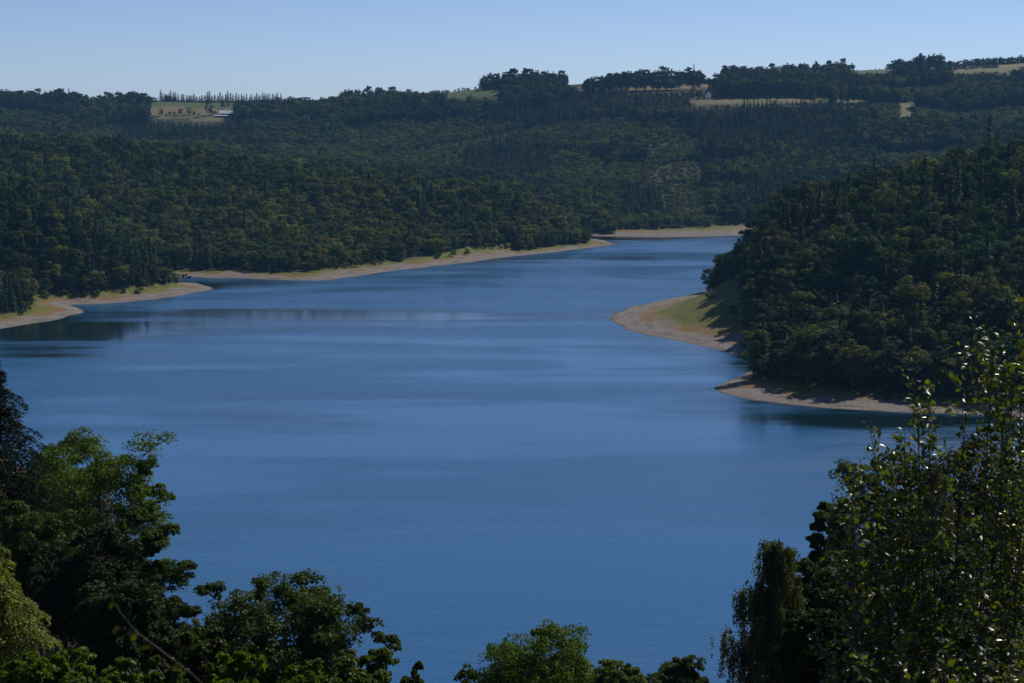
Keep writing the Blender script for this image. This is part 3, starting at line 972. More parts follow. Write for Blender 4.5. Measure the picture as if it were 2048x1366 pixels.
tR = rng.uniform(0, 6.283, len(tX))
KW = np.array([k.w for k in KINDS])
KH = np.array([k.h for k in KINDS])

# how much of each tree the picture shows (a coarse depth buffer, nearest first)
BW, BH = 512, 342
buf = np.zeros((BH, BW), bool)
vis = np.zeros(len(tX))
f4 = 0.25
bx, by0 = proj(tX, tY, tZ + 0.12 * KH[tK] * tS * tH)
_, by1 = proj(tX, tY, tZ + KH[tK] * tS * tH)
hw = FPX * KW[tK] * tS / tY * 0.8
for i in np.argsort(tY):
    x0, x1 = int((bx[i] - hw[i]) * f4), int((bx[i] + hw[i]) * f4) + 1
    y0, y1 = int(by1[i] * f4), int(by0[i] * f4) + 1
    x0, x1, y0, y1 = max(x0, 0), min(x1, BW), max(y0, 0), min(y1, BH)
    if x1 <= x0 or y1 <= y0: continue
    w = buf[y0:y1, x0:x1]
    vis[i] = w.size - w.sum()
    w[...] = True
isb = np.array([KINDS[k].name == 'broadleaf_tree' for k in tK])

isbush = np.array([KINDS[k].name == 'shrub' for k in tK])
isc = ~isb & ~isbush
single = np.zeros(len(tX), bool)
single[FARM0:FARM1] = True
single[ROW0:ROW1] = True
single[ROW1:FARM0] = True
single[isbush & (vis > 0)] = True


def choose(mask, n):
    c = np.nonzero(mask & ~single & (vis >= 4))[0]
    c = c[np.argsort(-vis[c])][:n]
    single[c] = True


choose(isb, 285 - int((single & isb).sum()))
choose(isc, 190)
print('trees', len(tX), 'visible', int((vis > 0).sum()), 'single', int(single.sum()))

# ---- the single trees and shrubs, each with crown and trunk
tPX, tPY = proj(tX, tY, tZ)
tReg = region(tX, tY, tPX)
TONEW = {'mid': 'mid green', 'dark': 'dark green', 'olive': 'olive green', 'yellow': 'yellowing', 'brown': 'brownish', 'rust': 'rusty orange', 'light': 'light green', 'spruce': 'dark',
         'pine': 'dark green', 'deadspruce': 'bare grey-brown', 'bush_grey': 'pale grey-green', 'bush_olive': 'olive green', 'bush_mid': 'green'}
PLACE = {0: 'on the near bank', 1: 'in the wood on the left headland', 2: 'in the wood on the middle hill', 3: 'in the wood on the right headland', 4: 'on the far slope'}
EDGE = {0: 'on the near bank', 1: 'along the shore edge of the left headland wood', 2: 'along the shore edge of the middle hill wood', 3: 'along the shore edge of the right headland wood',
        4: 'above the far pale beach'}
ORD = ['first', 'second', 'third', 'fourth', 'fifth', 'sixth', 'seventh', 'eighth', 'ninth', 'tenth', 'eleventh', 'twelfth', 'thirteenth', 'fourteenth', 'fifteenth', 'sixteenth',
       'seventeenth', 'eighteenth', 'nineteenth', 'twentieth']


def band(px, py, r):
    """A findable stretch of each wood."""
    if r == 1: return "at the left headland's tip" if px > 280 else ('by the left gravel point' if px > 130 else 'at the far left edge')
    if r == 2:
        return "near the middle hill's tip" if px > 1040 else ('behind the long middle beach' if px > 700 else ('above the grey middle shrubs' if px > 440 else 'beside the shaded cove'))
    if r == 3:
        if py < 600 and px < 1530: return 'above the right grassy spit'
        return 'behind the near right beach' if py > 660 else ('high on the right headland' if py < 560 else 'halfway up the right headland')
    return 'on the slope below the skyline'


def tree_root(i, label, cat, group):
    k = KINDS[tK[i]]
    r = empty(k.name, (tX[i], tY[i], tZ[i]), tR[i], (tS[i], tS[i], tS[i] * tH[i]))
    obj('crown' if k.name != 'shrub' else 'foliage', k.crown, r)
    obj('trunk' if k.name != 'shrub' else 'stem', k.trunk, r)
    return tag(r, label, cat, group)


sel = np.nonzero(single)[0]
CATW = {'broadleaf_tree': ('broadleaf tree', 'tree'), 'spruce_tree': ('spruce', 'conifer'), 'pine_tree': ('pine', 'conifer'), 'dead_spruce': ('dead spruce', 'conifer'), 'shrub': ('shrub', 'shrub')}
order = {}
for i in sel:
    k, r = KINDS[tK[i]], int(tReg[i])
    word, cat = CATW[k.name]
    tn = TONEW[KTONE[tK[i]]]
    if ROW0 <= i < ROW1:
        tree_root(i, 'small dark spruce in the even row on the skyline above the green field', 'conifer', 'row of spruces on the skyline')
    elif ROW1 <= i < FARM0:
        j = i - ROW1
        tree_root(i, f'small round {tn} tree on the skyline, {ORD[j]} to the right of the spruce row', 'tree', 'round trees on the skyline')
    elif FARM0 <= i < FARM1:
        j = i - FARM0
        big = {6: 'large dense dark green tree standing alone in the tan field left of the barn', 0: 'round dark tree at the left end of the farm field',
               3: 'narrow pointed brownish tree between the white trailers', 10: 'tiny green bush at the foot of the tan field'}.get(j)
        tree_root(i, big or f'small {tn} tree in the far farm field, {ORD[j]} from its left end', 'tree', 'trees round the far farm')
    else:
        edge = r in (1, 2, 3) and tSh[i] < REACH[r] * 1.2 + 9
        key = (k.name, tn, r, edge, band(tPX[i], tPY[i], r))
        order.setdefault(key, []).append(i)
for key, ids in order.items():
    nm, tn, r, edge, bd = key
    word, cat = CATW[nm]
    ids = sorted(ids, key=lambda i: tPX[i])
    where = bd if nm != 'shrub' else {1: 'on the left shore strip', 2: 'on the middle shore strip', 3: 'on the right shore strip', 4: 'behind the far beach', 0: 'on the near bank'}[r]
    row = '' if nm == 'shrub' or r == 4 else (' in the front row' if edge else ' upslope')
    base = f'{tn} {word}{row} {where}'
    grp = base.replace('broadleaf tree', 'broadleaf trees').replace('shrub', 'shrubs') + ' together'
    for j, i in enumerate(ids):
        lab = base if len(ids) == 1 or len(ids) > 12 else f'{base}, {ORD[j]} from left'
        tree_root(i, lab, cat, grp)

# ---- the rest of the woods: one mass of broadleaf trees, one of conifers
proto_col = bpy.data.collections.new('massed_trees')
for i, k in enumerate(KINDS):
    proto_col.objects.link(bpy.data.objects.new(f'massed_tree.{i:03d}', k.joined))


def massed(name, ids):
    me = bpy.data.meshes.new(name)
    me.vertices.add(len(ids))
    me.vertices.foreach_set('co', np.c_[tX[ids], tY[ids], tZ[ids]].astype(np.float32).ravel())
    me.attributes.new('rot', 'FLOAT_VECTOR', 'POINT').data.foreach_set('vector', np.c_[np.zeros(len(ids)), np.zeros(len(ids)), tR[ids]].astype(np.float32).ravel())
    me.attributes.new('scl', 'FLOAT_VECTOR', 'POINT').data.foreach_set('vector', np.c_[tS[ids], tS[ids], tS[ids] * tH[ids]].astype(np.float32).ravel())
    me.attributes.new('which', 'INT', 'POINT').data.foreach_set('value', tK[ids].astype(np.int32))
    me.update()
    o = obj(name, me)
    ng = bpy.data.node_groups.new(name, 'GeometryNodeTree')
    ng.interface.new_socket('Geometry', in_out='INPUT', socket_type='NodeSocketGeometry')
    ng.interface.new_socket('Geometry', in_out='OUTPUT', socket_type='NodeSocketGeometry')
    N, L = ng.nodes, ng.links
    gi, go = N.new('NodeGroupInput'), N.new('NodeGroupOutput')
    ci = N.new('GeometryNodeCollectionInfo')
    ci.inputs['Collection'].default_value = proto_col
    ci.inputs['Separate Children'].default_value = True
    ci.inputs['Reset Children'].default_value = True
    iop = N.new('GeometryNodeInstanceOnPoints')
    iop.inputs['Pick Instance'].default_value = True
    def na(nm, typ):
        a = N.new('GeometryNodeInputNamedAttribute')
        a.data_type = typ
        a.inputs['Name'].default_value = nm
        return a.outputs['Attribute']
    L.new(gi.outputs[0], iop.inputs['Points'])
    L.new(ci.outputs[0], iop.inputs['Instance'])
    L.new(na('which', 'INT'), iop.inputs['Instance Index'])
    e2r = N.new('FunctionNodeEulerToRotation')
    L.new(na('rot', 'FLOAT_VECTOR'), e2r.inputs[0])
    L.new(e2r.outputs[0], iop.inputs['Rotation'])
    L.new(na('scl', 'FLOAT_VECTOR'), iop.inputs['Scale'])
    L.new(iop.outputs[0], go.inputs[0])
    md = o.modifiers.new('massed', 'NODES')
    md.node_group = ng
    return tag(o, kind='stuff')


rest = ~single & ~isbush
tag(massed('broadleaf_forest', np.nonzero(rest & isb)[0]), 'mixed green broadleaf forest covering the hills round the lake', 'forest')
tag(massed('conifer_forest', np.nonzero(rest & isc)[0]), 'dark conifers massed among the broadleaf forest on the hills', 'forest')

# ------------------------------------------------------------------ the far farm
ROOFM = plain_material('pale_metal_roof', (0.62, 0.66, 0.70), 0.35, 0.0, 0.5, 0.06, 0.4)
ROOFD = plain_material('dark_roof', (0.09, 0.08, 0.08), 0.8)
WALLD = plain_material('dark_timber', (0.07, 0.05, 0.04), 0.9)
WALLW = plain_material('white_render', (0.72, 0.71, 0.68), 0.85, var=0.05)
ROOFG = plain_material('pale_green_roof', (0.24, 0.32, 0.29), 0.6, var=0.1)
GLASS = plain_material('window_glass', (0.03, 0.04, 0.05), 0.1, 0.0, 0.5)
TYRE = plain_material('tyre_rubber', (0.03, 0.03, 0.03), 0.9)


def box(x0, x1, y0, y1, z0, z1):
    V = np.array([(x, y, z) for z in (z0, z1) for y in (y0, y1) for x in (x0, x1)], float)
    F = np.array([(0, 2, 3, 1), (4, 5, 7, 6), (0, 1, 5, 4), (2, 6, 7, 3), (0, 4, 6, 2), (1, 3, 7, 5)])
    return V, F


def part(name, mat, parent, shapes):
    a = Acc()
    for V, F in shapes: a.add(V, F)
    return obj(name, a.mesh(name, mat), parent)


def gable_roof(L, W, h0, rise, over=0.5, th=0.18):
    """Two pitched slabs, ridge along x."""
    out = []
    for sgn in (-1, 1):
        e = (W / 2 + over) * sgn
        z_e = h0 - over * rise / (W / 2)
        a = np.array([(-L / 2 - over, e, z_e), (L / 2 + over, e, z_e), (L / 2 + over, 0, h0 + rise), (-L / 2 - over, 0, h0 + rise)])
        V = np.r_[a, a + [0, 0, th]]
        F = np.array([(0, 1, 2, 3), (7, 6, 5, 4), (0, 4, 5, 1), (1, 5, 6, 2), (2, 6, 7, 3), (3, 7, 4, 0)])
        out.append((V, F))
    return out


def house(name, loc, rz, L, W, h, rise, wallm, roofm, label, cat, windows=3, door=True):
    r = tag(empty(name, loc, rz), label, cat)
    V, F = box(-L / 2, L / 2, -W / 2, W / 2, -1.5, h)
    G = np.array([(-L / 2, -W / 2, h), (-L / 2, W / 2, h), (-L / 2, 0, h + rise * 0.96), (L / 2, -W / 2, h), (L / 2, W / 2, h), (L / 2, 0, h + rise * 0.96)])
    me = make_mesh('wall', np.r_[V, G], [F, np.array([(8, 9, 10), (11, 13, 12)])], [wallm])
    obj('wall', me, r)
    part('roof', roofm, r, gable_roof(L, W, h, rise))
    for k in range(windows):
        x = -L / 2 + L * (k + 0.5) / windows
        if door and k == windows // 2: continue
        part('window', GLASS, r, [box(x - 0.6, x + 0.6, -W / 2 - 0.03, -W / 2 + 0.02, h * 0.45, h * 0.45 + 1.2)])
    if door:
        part('door', WALLD if wallm is not WALLD else ROOFD, r, [box(-1.4, 1.4, -W / 2 - 0.05, -W / 2 + 0.02, 0, min(h - 0.3, 2.8))])
    return r


gx, gy, gz = pix_ground(453, 231, 2650, 3000)
house('barn', (gx, gy, gz), math.radians(6), 22, 13, 3.2, 4.6, WALLD, ROOFM, 'long dark barn with a pale shining roof beside the far field', 'barn', 4)
gx, gy, gz = pix_ground(448, 233.5, 2650, 3000)
house('shed', (gx - 3, gy - 6, gz), math.radians(6), 24, 4, 1.7, 0.9, WALLD, ROOFM, 'low lean shed with a thin pale roof in front of the far barn', 'shed', 3, False)
gx, gy, gz = pix_ground(1416, 196, 2500, 2800)
house('house', (gx, gy, gz), math.radians(70), 11, 8, 4.6, 3.2, WALLW, ROOFD, 'small white gabled house among trees at the edge of the far tan field', 'house', 3)
gx, gy, gz = pix_ground(1640, 402, 1650, 2100)
house('boathouse', (gx, gy, gz + 3.5), math.radians(-25), 11, 7, 4.0, 2.2, WALLD, ROOFG, 'pale green roofed hut showing behind the treetops of the right headland', 'hut', 2)
for i, (px, py, L) in enumerate([(333, 230, 5.5), (356, 230, 4.0), (369, 230, 4.5)]):
    gx, gy, gz = pix_ground(px, py, 2650, 3000)
    r = tag(empty('trailer', (gx, gy - 2, gz), math.radians(4)), ['long low white trailer parked right of the round dark tree on the farm field',
            'short white trailer parked left of the pointed brownish tree', 'white trailer parked right of the pointed brownish tree'][i], 'trailer', 'white trailers in the farm field')
    part('body', WALLW, r, [box(-L / 2, L / 2, -1.1, 1.1, 0.5, 2.5)])
    part('window', GLASS, r, [box(-L * 0.3, L * 0.3, -1.13, -1.08, 1.5, 2.05)])
    for sx in (-0.25, 0.25):
        t_ = np.linspace(0, 2 * np.pi, 13)
        part('wheel', TYRE, r, [tube([(sx * L, -1.15, 0.35), (sx * L, -0.9, 0.35)], [0.35, 0.35], 12)])

# ------------------------------------------------------------------ trees of the near bank, one by one
NT_ = {
    'oak': leaf_material('near_oak_leaves', (0.032, 0.052, 0.011), 0.1, 0.32, 0.6, 0.2),
    'blue': leaf_material('near_bluish_leaves', (0.030, 0.052, 0.013), 0.1, 0.22, 0.65, 0.15),
    'bright': leaf_material('near_maple_leaves', (0.075, 0.115, 0.012), 0.1, 0.45, 0.5, 0.25),
    'lime': leaf_material('near_lime_leaves', (0.115, 0.135, 0.020), 0.1, 0.42, 0.5, 0.3),
    'green': leaf_material('near_green_leaves', (0.056, 0.088, 0.014), 0.1, 0.38, 0.6, 0.2),
    'birch': leaf_material('near_birch_leaves', (0.066, 0.080, 0.022), 0.1, 0.34, 0.6, 0.2),
    'brownish': leaf_material('near_brownish_leaves', (0.046, 0.045, 0.014), 0.1, 0.28, 0.6, 0.2),
    'spruce': leaf_material('near_spruce_needles', (0.013, 0.027, 0.008), 0.1, 0.10, 0.8, 0.05),
    'cypress': leaf_material('near_cypress_sprays', (0.058, 0.062, 0.026), 0.1, 0.12, 0.6, 0.25),
}


def place(px, pytop, Y):
    x, y, zt = PW(px, pytop, Y)
    z0 = ground([x], [y])[0][0]
    return x, y, z0, max(zt - z0, 3.0)


def near_broadleaf(name, px, pytop, Y, wpx, tone, seed, label, cat='tree', size=0.21, lumps=46, subs=11, per=95, depth=None, group=None, low=None, lop=0.3, arms=(), lump=1.0):
    rng = np.random.default_rng(seed)
    x, y, z0, H = place(px, pytop, Y)
    R = wpx / 2 * Y / FPX
    ch = depth or min(H * 0.8, R * 2.6)
    cen = dome_points(rng, lumps, R * 0.78, H - ch, H - R * 0.10, 0.35, 1.0, lop)
    cen[:, 2] += (H - 0.22 * R) - cen[:, 2].max()
    rad = rng.uniform(0.24, 0.42, lumps) * R * lump
    for (apx, apy, ar) in arms:
        p = PW(apx, apy, Y)
        cen = np.r_[cen, [[p[0] - x, rng.uniform(-1, 1), p[2] - z0]]]
        rad = np.r_[rad, [ar]]
    # second level: sprays on each lump
    d = unit(rng.normal(size=(len(cen), subs, 3)))
    d[..., 2] = np.where(d[..., 2] < -0.5, -d[..., 2], d[..., 2])
    sub = (cen[:, None] + d * (rad[:, None] * rng.uniform(0.5, 1.05, (len(cen), subs)))[..., None] * [1, 1, 0.8]).reshape(-1, 3)
    srad = np.repeat(rad, subs) * rng.uniform(0.30, 0.50, len(sub))
    V, F, T = clump_leaves(rng, sub, srad, per, size, 0.7, 0.8, 0.7)
    r = tag(empty(name, (x, y, z0)), label, cat, group)
    obj('crown', make_mesh('crown', V, F, [NT_[tone]], attrs={'tint': T}), r)
    t = Acc()
    tr = 0.018 * H + 0.05
    top = np.array([rng.normal() * 0.3, rng.normal() * 0.3, H - ch * 0.35])
    tp = branch_path(rng, np.array([0, 0, -1.0]), top, 0, 0.015, 7)
    t.add(*tube(tp, np.linspace(tr, tr * 0.25, 7), 9))
    for c, q in zip(cen, rad):
        f = np.clip((c[2] - np.hypot(c[0], c[1]) * 0.7 + 1) / top[2], 0.2, 0.95)
        a = tp[0] + (top - tp[0]) * f
        t.add(*tube(branch_path(rng, a, c, 0.05), np.linspace(tr * 0.42 * (1.1 - f), 0.03, 5), 6))
    for k in range(0, len(sub), 2):
        c = cen[k // subs]
        t.add(*tube(branch_path(rng, c, sub[k], 0, 0.08, 3), [0.035, 0.022, 0.01], 4))
    obj('trunk', t.mesh('trunk', BARK, True), r)
    print(name, px, 'H %.1f R %.1f' % (H, R))
    return r


def near_spray_tree(name, px, pytop, Y, wpx, tone, seed, label, nbr=150, per=120, size=0.22, asp=0.35, rise=0.1, droop=0.35, power=0.75, low=0.1, hang=0.25, bark=None, cat='conifer', group=None, hmax=None):
    """Boughs in drooping tiers off a straight trunk: spruce, cypress, or a layered broadleaf."""
    rng = np.random.default_rng(seed)
    x, y, z0, H = place(px, pytop, Y)
    R = wpx / 2 * Y / FPX
    Cs, Ns, Ax, Ti = [], [], [], []
    t = Acc()
    t.add(*tube([(0, 0, -1), (0.05, 0, H * 0.5), (0, 0, H * 0.99)], [0.016 * H + 0.03, 0.010 * H + 0.02, 0.02], 8))
    Hc = hmax or H
    for k in range(nbr):
        f = ((k + rng.uniform(0, 1)) / nbr)
        z = H - Hc * (1 - low) * (1 - f)
        r = R * (1 - f) ** power * rng.uniform(0.7, 1.12) + 0.25
        ph = k * 2.39996 + rng.normal() * 0.3
        u = np.linspace(0, 1, 6)
        dz = rise * r * u - droop * r * u ** 1.8
        P = np.c_[np.cos(ph) * r * u, np.sin(ph) * r * u, z + dz]
        t.add(*tube(P, np.linspace(0.045, 0.01, 6), 4))
        n = int(per * (0.3 + 0.7 * r / R))
        q = rng.uniform(0.15, 1.0, n)
        base = np.c_[np.interp(q, u, P[:, 0]), np.interp(q, u, P[:, 1]), np.interp(q, u, P[:, 2])]
        lat = rng.normal(size=n) * 0.26 * r * (1.05 - q * 0.7)
        off = np.c_[-np.sin(ph) * lat, np.cos(ph) * lat, -np.abs(rng.normal(size=n)) * hang - 0.35 * np.abs(lat) * droop]
        Cs.append(base + off)
        Ns.append(np.c_[rng.normal(size=n) * 0.45 + np.cos(ph) * 0.3, rng.normal(size=n) * 0.45 + np.sin(ph) * 0.3, np.full(n, 0.9)])
        Ax.append(np.c_[np.cos(ph) - np.sin(ph) * np.sign(lat) * 0.8 + rng.normal(size=n) * 0.3, np.sin(ph) + np.cos(ph) * np.sign(lat) * 0.8 + rng.normal(size=n) * 0.3, np.full(n, -0.45)])
        Ti.append(np.clip(rng.uniform(0.2, 0.8) + rng.normal(size=n) * 0.15, 0, 1))
    V, F, T = leaf_cards(rng, np.concatenate(Cs), np.concatenate(Ns), size, asp, np.concatenate(Ti), np.concatenate(Ax))
    r_ = tag(empty(name, (x, y, z0)), label, cat, group)
    obj('crown', make_mesh('crown', V, F, [NT_[tone]], attrs={'tint': T}), r_)
    obj('trunk', t.mesh('trunk', bark or BARK_S, True), r_)
    print(name, px, 'H %.1f R %.1f' % (H, R))
    return r_


def near_weeping(name, px, pytop, Y, wpx, tone, seed, label, limbs=44, strands=13, size=0.12, slen=(0.8, 2.6), cat='birch', group=None, depth=None, arms=()):
    rng = np.random.default_rng(seed)
    x, y, z0, H = place(px, pytop, Y)
    R = wpx / 2 * Y / FPX
    ch = depth or min(H * 0.85, 4.2 * R)
    t = Acc()
    tp = branch_path(rng, np.array([0, 0, -1.0]), np.array([0.2, 0, H * 0.985]), 0, 0.01, 9)
    t.add(*tube(tp, np.linspace(0.014 * H + 0.03, 0.015, 9), 8))
    Cs, Ti = [], []
    ends = []
    for k in range(limbs):
        f = (k + rng.uniform(0, 1)) / limbs
        ze = H - ch * (1 - f)
        rr = R * min(1.0, 1.25 * (1 - f) ** 0.6 + 0.06) * rng.uniform(0.55, 1.1)
        ph = k * 2.39996 + rng.normal() * 0.4
        ends.append((np.array([math.cos(ph) * rr, math.sin(ph) * rr, ze]), rr))
    for (apx, apy) in arms:
        p = PW(apx, apy, Y)
        ends.append((np.array([p[0] - x, rng.uniform(-0.6, 0.6), p[2] - z0]), abs(p[0] - x)))
    for e, rr in ends:
        a = np.array([0.1, 0, max(0.5, e[2] - rr * rng.uniform(0.5, 1.0))])
        P = branch_path(rng, a, e, -0.12, 0.05, 6)
        t.add(*tube(P, np.linspace(0.05, 0.012, 6), 5))
        for s in range(strands):
            q = rng.uniform(0.25, 1.0)
            b = np.array([np.interp(q, np.linspace(0, 1, 6), P[:, i]) for i in range(3)]) + rng.normal(size=3) * 0.16
            L = rng.uniform(*slen) * (0.55 + 0.45 * q)
            n = int(L / 0.028)
            u = np.sort(rng.uniform(0, 1, n))
            sway = rng.normal(size=2) * 0.14
            C = b + np.c_[sway[0] * u * L, sway[1] * u * L, -u * L + 0.12 * np.sin(u * 3)] + rng.normal(size=(n, 3)) * 0.055
            Cs.append(C)
            Ti.append(np.clip(rng.uniform(0.2, 0.8) + rng.normal(size=n) * 0.18, 0, 1))
            if s % 2 == 0: t.add(*tube([b, b + [sway[0] * L * .5, sway[1] * L * .5, -L * .5], b + [sway[0] * L, sway[1] * L, -L]], [0.012, 0.008, 0.004], 3))
    C = np.concatenate(Cs)
    N = rng.normal(size=C.shape) * [1, 1, 0.5]
    V, F, T = leaf_cards(rng, C, N, size, 0.7, np.concatenate(Ti), rng.normal(size=C.shape) * 0.4 + [0, 0, -1])
    r_ = tag(empty(name, (x, y, z0)), label, cat, group)
    obj('crown', make_mesh('crown', V, F, [NT_[tone]], attrs={'tint': T}), r_)
    obj('trunk', t.mesh('trunk', BIRCHB, True), r_)
    print(name, px, 'H %.1f R %.1f leaves %d' % (H, R, len(C)))
    return r_


# left side, far to near
near_broadleaf('broadleaf_tree', 110, 885, 150, 230, 'green', 31, 'mid green tree between the dark spruce and the spreading oak on the near left bank')
near_spray_tree('spruce_tree', -34, 690, 118, 560, 'spruce', 1, 'tall dark spruce rising at the left edge of the picture', nbr=320, per=420, size=0.28, asp=0.4, rise=0.05, droop=0.38, power=0.7)
near_broadleaf('oak_tree', 200, 868, 135, 270, 'green', 2, 'spreading green oak with a bough reaching out over the water on the left', 'oak', arms=((318, 985, 0.9), (335, 1000, 0.6), (300, 935, 1.0), (285, 990, 0.8)), lumps=40)
near_broadleaf('broadleaf_tree', 288, 1015, 124, 150, 'green', 3, 'narrow fresh green tree at the water side of the left tree mass', depth=9, lumps=36)
near_spray_tree('cypress_tree', 212, 985, 117, 84, 'cypress', 4, 'slim olive brown conifer standing in front of the spreading oak', nbr=120, per=70, size=0.2, asp=0.3, rise=0.9, droop=0.15, power=0.6, hang=0.1)
near_broadleaf('broadleaf_tree', 60, 1000, 112, 220, 'blue', 5, 'bluish dark tree below the tall spruce on the near left bank')
near_broadleaf('broadleaf_tree', 165, 1050, 104, 230, 'blue', 6, 'bluish dark green tree in the middle of the left tree mass')
near_broadleaf('broadleaf_tree', 330, 1180, 112, 170, 'blue', 7, 'dark shadowed tree between the left tree mass and the round oak')
near_broadleaf('broadleaf_tree', 240, 1170, 90, 200, 'blue', 8, 'dark lower tree behind the blurred bramble shoot', size=0.19)
near_spray_tree('hornbeam_tree', -25, 1072, 72, 380, 'lime', 9, 'yellow green tree with drooping tiers in the bottom left corner', nbr=95, per=640, size=0.15, asp=0.5, rise=0.25, droop=0.55, power=0.62, hang=0.16, bark=BARK, cat='tree', hmax=9.0, low=0.0)
near_broadleaf('oak_tree', 556, 1148, 96, 370, 'oak', 10, 'dark round crowned oak in front of the water at the bottom left', 'oak', size=0.19, lumps=80, subs=11, per=80, depth=7.5, lop=0.25, lump=0.8, arms=((735, 1262, 0.9), (770, 1300, 0.7), (718, 1215, 0.55), (420, 1190, 0.8)))
# bright young maples along the bottom edge
for i, (px, py, Y, w, s, lab) in enumerate([
        (95, 1292, 44, 230, 11, 'bright green young maple below the yellow green tree in the bottom left corner'),
        (235, 1318, 43, 150, 12, 'bright green young maple, second from the left along the bottom edge'),
        (165, 1335, 40, 150, 41, 'low bright young maple between the two left ones along the bottom edge'),
        (330, 1322, 42, 120, 42, 'bright green young maple at the foot of the blurred bramble shoot'),
        (405, 1252, 47, 130, 13, 'bright green young maple left of the round oak, its top at the oak crown'),
        (470, 1310, 45, 160, 14, 'bright green young maple under the left half of the round oak'),
        (600, 1322, 46, 170, 17, 'bright green young maple in front of the round oak trunk'),
        (722, 1290, 47, 190, 15, 'bright green young maple under the right end of the round oak'),
        (825, 1322, 46, 80, 16, 'thin bright green maple sprig alone before the water at the bottom')]):
    near_broadleaf('maple_tree', px, py, Y, w, 'bright', s, lab, 'maple', size=0.12, lumps=70, subs=9, per=34, depth=3.2, lump=0.62, group='young maples along the bottom edge')
near_broadleaf('oak_tree', 1088, 1256, 104, 350, 'green', 18, 'green lobed oak crown rising alone at the middle of the bottom edge', 'oak', size=0.17, lumps=110, subs=11, per=70, depth=8, lump=0.8, lop=0.15, arms=((935, 1345, 0.7), (1080, 1268, 0.6)))
near_broadleaf('broadleaf_tree', 1240, 1326, 98, 120, 'green', 43, 'low green treetop against the right side of the middle oak', size=0.17, lumps=60, depth=5)
near_broadleaf('broadleaf_tree', 1364, 1316, 104, 130, 'oak', 19, 'small dark treetop between the middle oak and the weeping birch', size=0.17, lumps=70, depth=5)
# right side
near_broadleaf('broadleaf_tree', 1800, 905, 128, 220, 'green', 20, 'green treetop showing before the water left of the tall leafy shoots', lumps=40)
near_broadleaf('broadleaf_tree', 1985, 880, 124, 260, 'brownish', 21, 'brownish treetop behind the tall leafy shoots at the right edge')
near_weeping('birch_tree', 1868, 915, 112, 290, 'brownish', 22, 'broad brownish weeping birch in the middle of the right tree mass', limbs=60, strands=15)
near_weeping('birch_tree', 1690, 990, 100, 170, 'birch', 23, 'dull olive weeping birch with a tufted top, left end of the right mass', limbs=50, strands=14)
near_broadleaf('broadleaf_tree', 1655, 1010, 108, 90, 'oak', 24, 'narrow dark green tree at the water side of the right tree mass', depth=8)
near_weeping('birch_tree', 1556, 1082, 86, 205, 'birch', 25, 'slender weeping birch standing before the water left of the right tree mass', limbs=84, strands=17, slen=(0.8, 2.2), depth=9, arms=((1470, 1180), (1462, 1190), (1490, 1165), (1440, 1265), (1432, 1275), (1455, 1262), (1520, 1090), (1440, 1290)))
near_broadleaf('broadleaf_tree', 1650, 1120, 92, 190, 'blue', 28, 'very dark tree just behind the slender weeping birch', size=0.19)
near_broadleaf('broadleaf_tree', 1640, 1230, 78, 180, 'blue', 29, 'low dark tree filling in right of the slender weeping birch', size=0.19)
near_broadleaf('broadleaf_tree', 1730, 1120, 84, 230, 'blue', 26, 'very dark tree below the olive birch in the right tree mass', size=0.19)
near_broadleaf('broadleaf_tree', 1960, 1060, 90, 300, 'blue', 27, 'very dark tree behind the lower leafy shoots at the right edge', size=0.19)

# ------------------------------------------------------------------ the leafy shoots close by on the right
def shiny_leaf(name, colour, trans, rough=0.38, spec=0.9):
    b = NT(name)
    at = b.n('ShaderNodeAttribute', attribute_name='tint').outputs['Fac']
    c = np.array(colour)
    c1 = b.mix(at, tuple(c * 0.55), tuple(c * np.array([1.7, 1.45, 1.0])))
    yl = b.ramp(at, 0.985, 0.99)
    c1 = b.mix(yl, c1, (0.35, 0.24, 0.03))
    p = b.n('ShaderNodeBsdfPrincipled', {'Base Color': c1, 'Roughness': rough, 'Specular IOR Level': spec})
    t = b.n('ShaderNodeBsdfTranslucent', {'Color': b.mix(1.0, c1, rgb((1.7, 1.7, 0.5)), 'MULTIPLY')})
    return b.out(b.n('ShaderNodeMixShader', {0: trans, 1: p.outputs[0], 2: t.outputs[0]}).outputs[0])


POPLAR = shiny_leaf('poplar_leaves', (0.052, 0.080, 0.010), 0.42)
TWIG = bark_material('poplar_twig', (0.05, 0.045, 0.03), (0.13, 0.11, 0.07), 20)


def shaped_leaves(rng, base, axis, nrm, length, width=0.62, fold=0.22):
    n = len(base)
    t = unit(axis)
    N = unit(nrm - (nrm * t).sum(1, keepdims=True) * t)
    b = np.cross(N, t)
    L = length[:, None]
    w = L * width * 0.5
    curl = -0.10 * L
    V = np.stack([base, base + t * L + N * curl, base + t * L * 0.28 + b * w + N * w * fold, base + t * L * 0.70 + b * w * 0.72 + N * w * fold * 0.5,
                  base + t * L * 0.28 - b * w + N * w * fold, base + t * L * 0.70 - b * w * 0.72 + N * w * fold * 0.5], 1).reshape(-1, 3)
    o = np.arange(n)[:, None] * 6
    F = np.concatenate([o + [0, 1, 3, 2], o + [0, 4, 5, 1]])
    return V, F, np.repeat(rng.uniform(0, 1, n), 6)


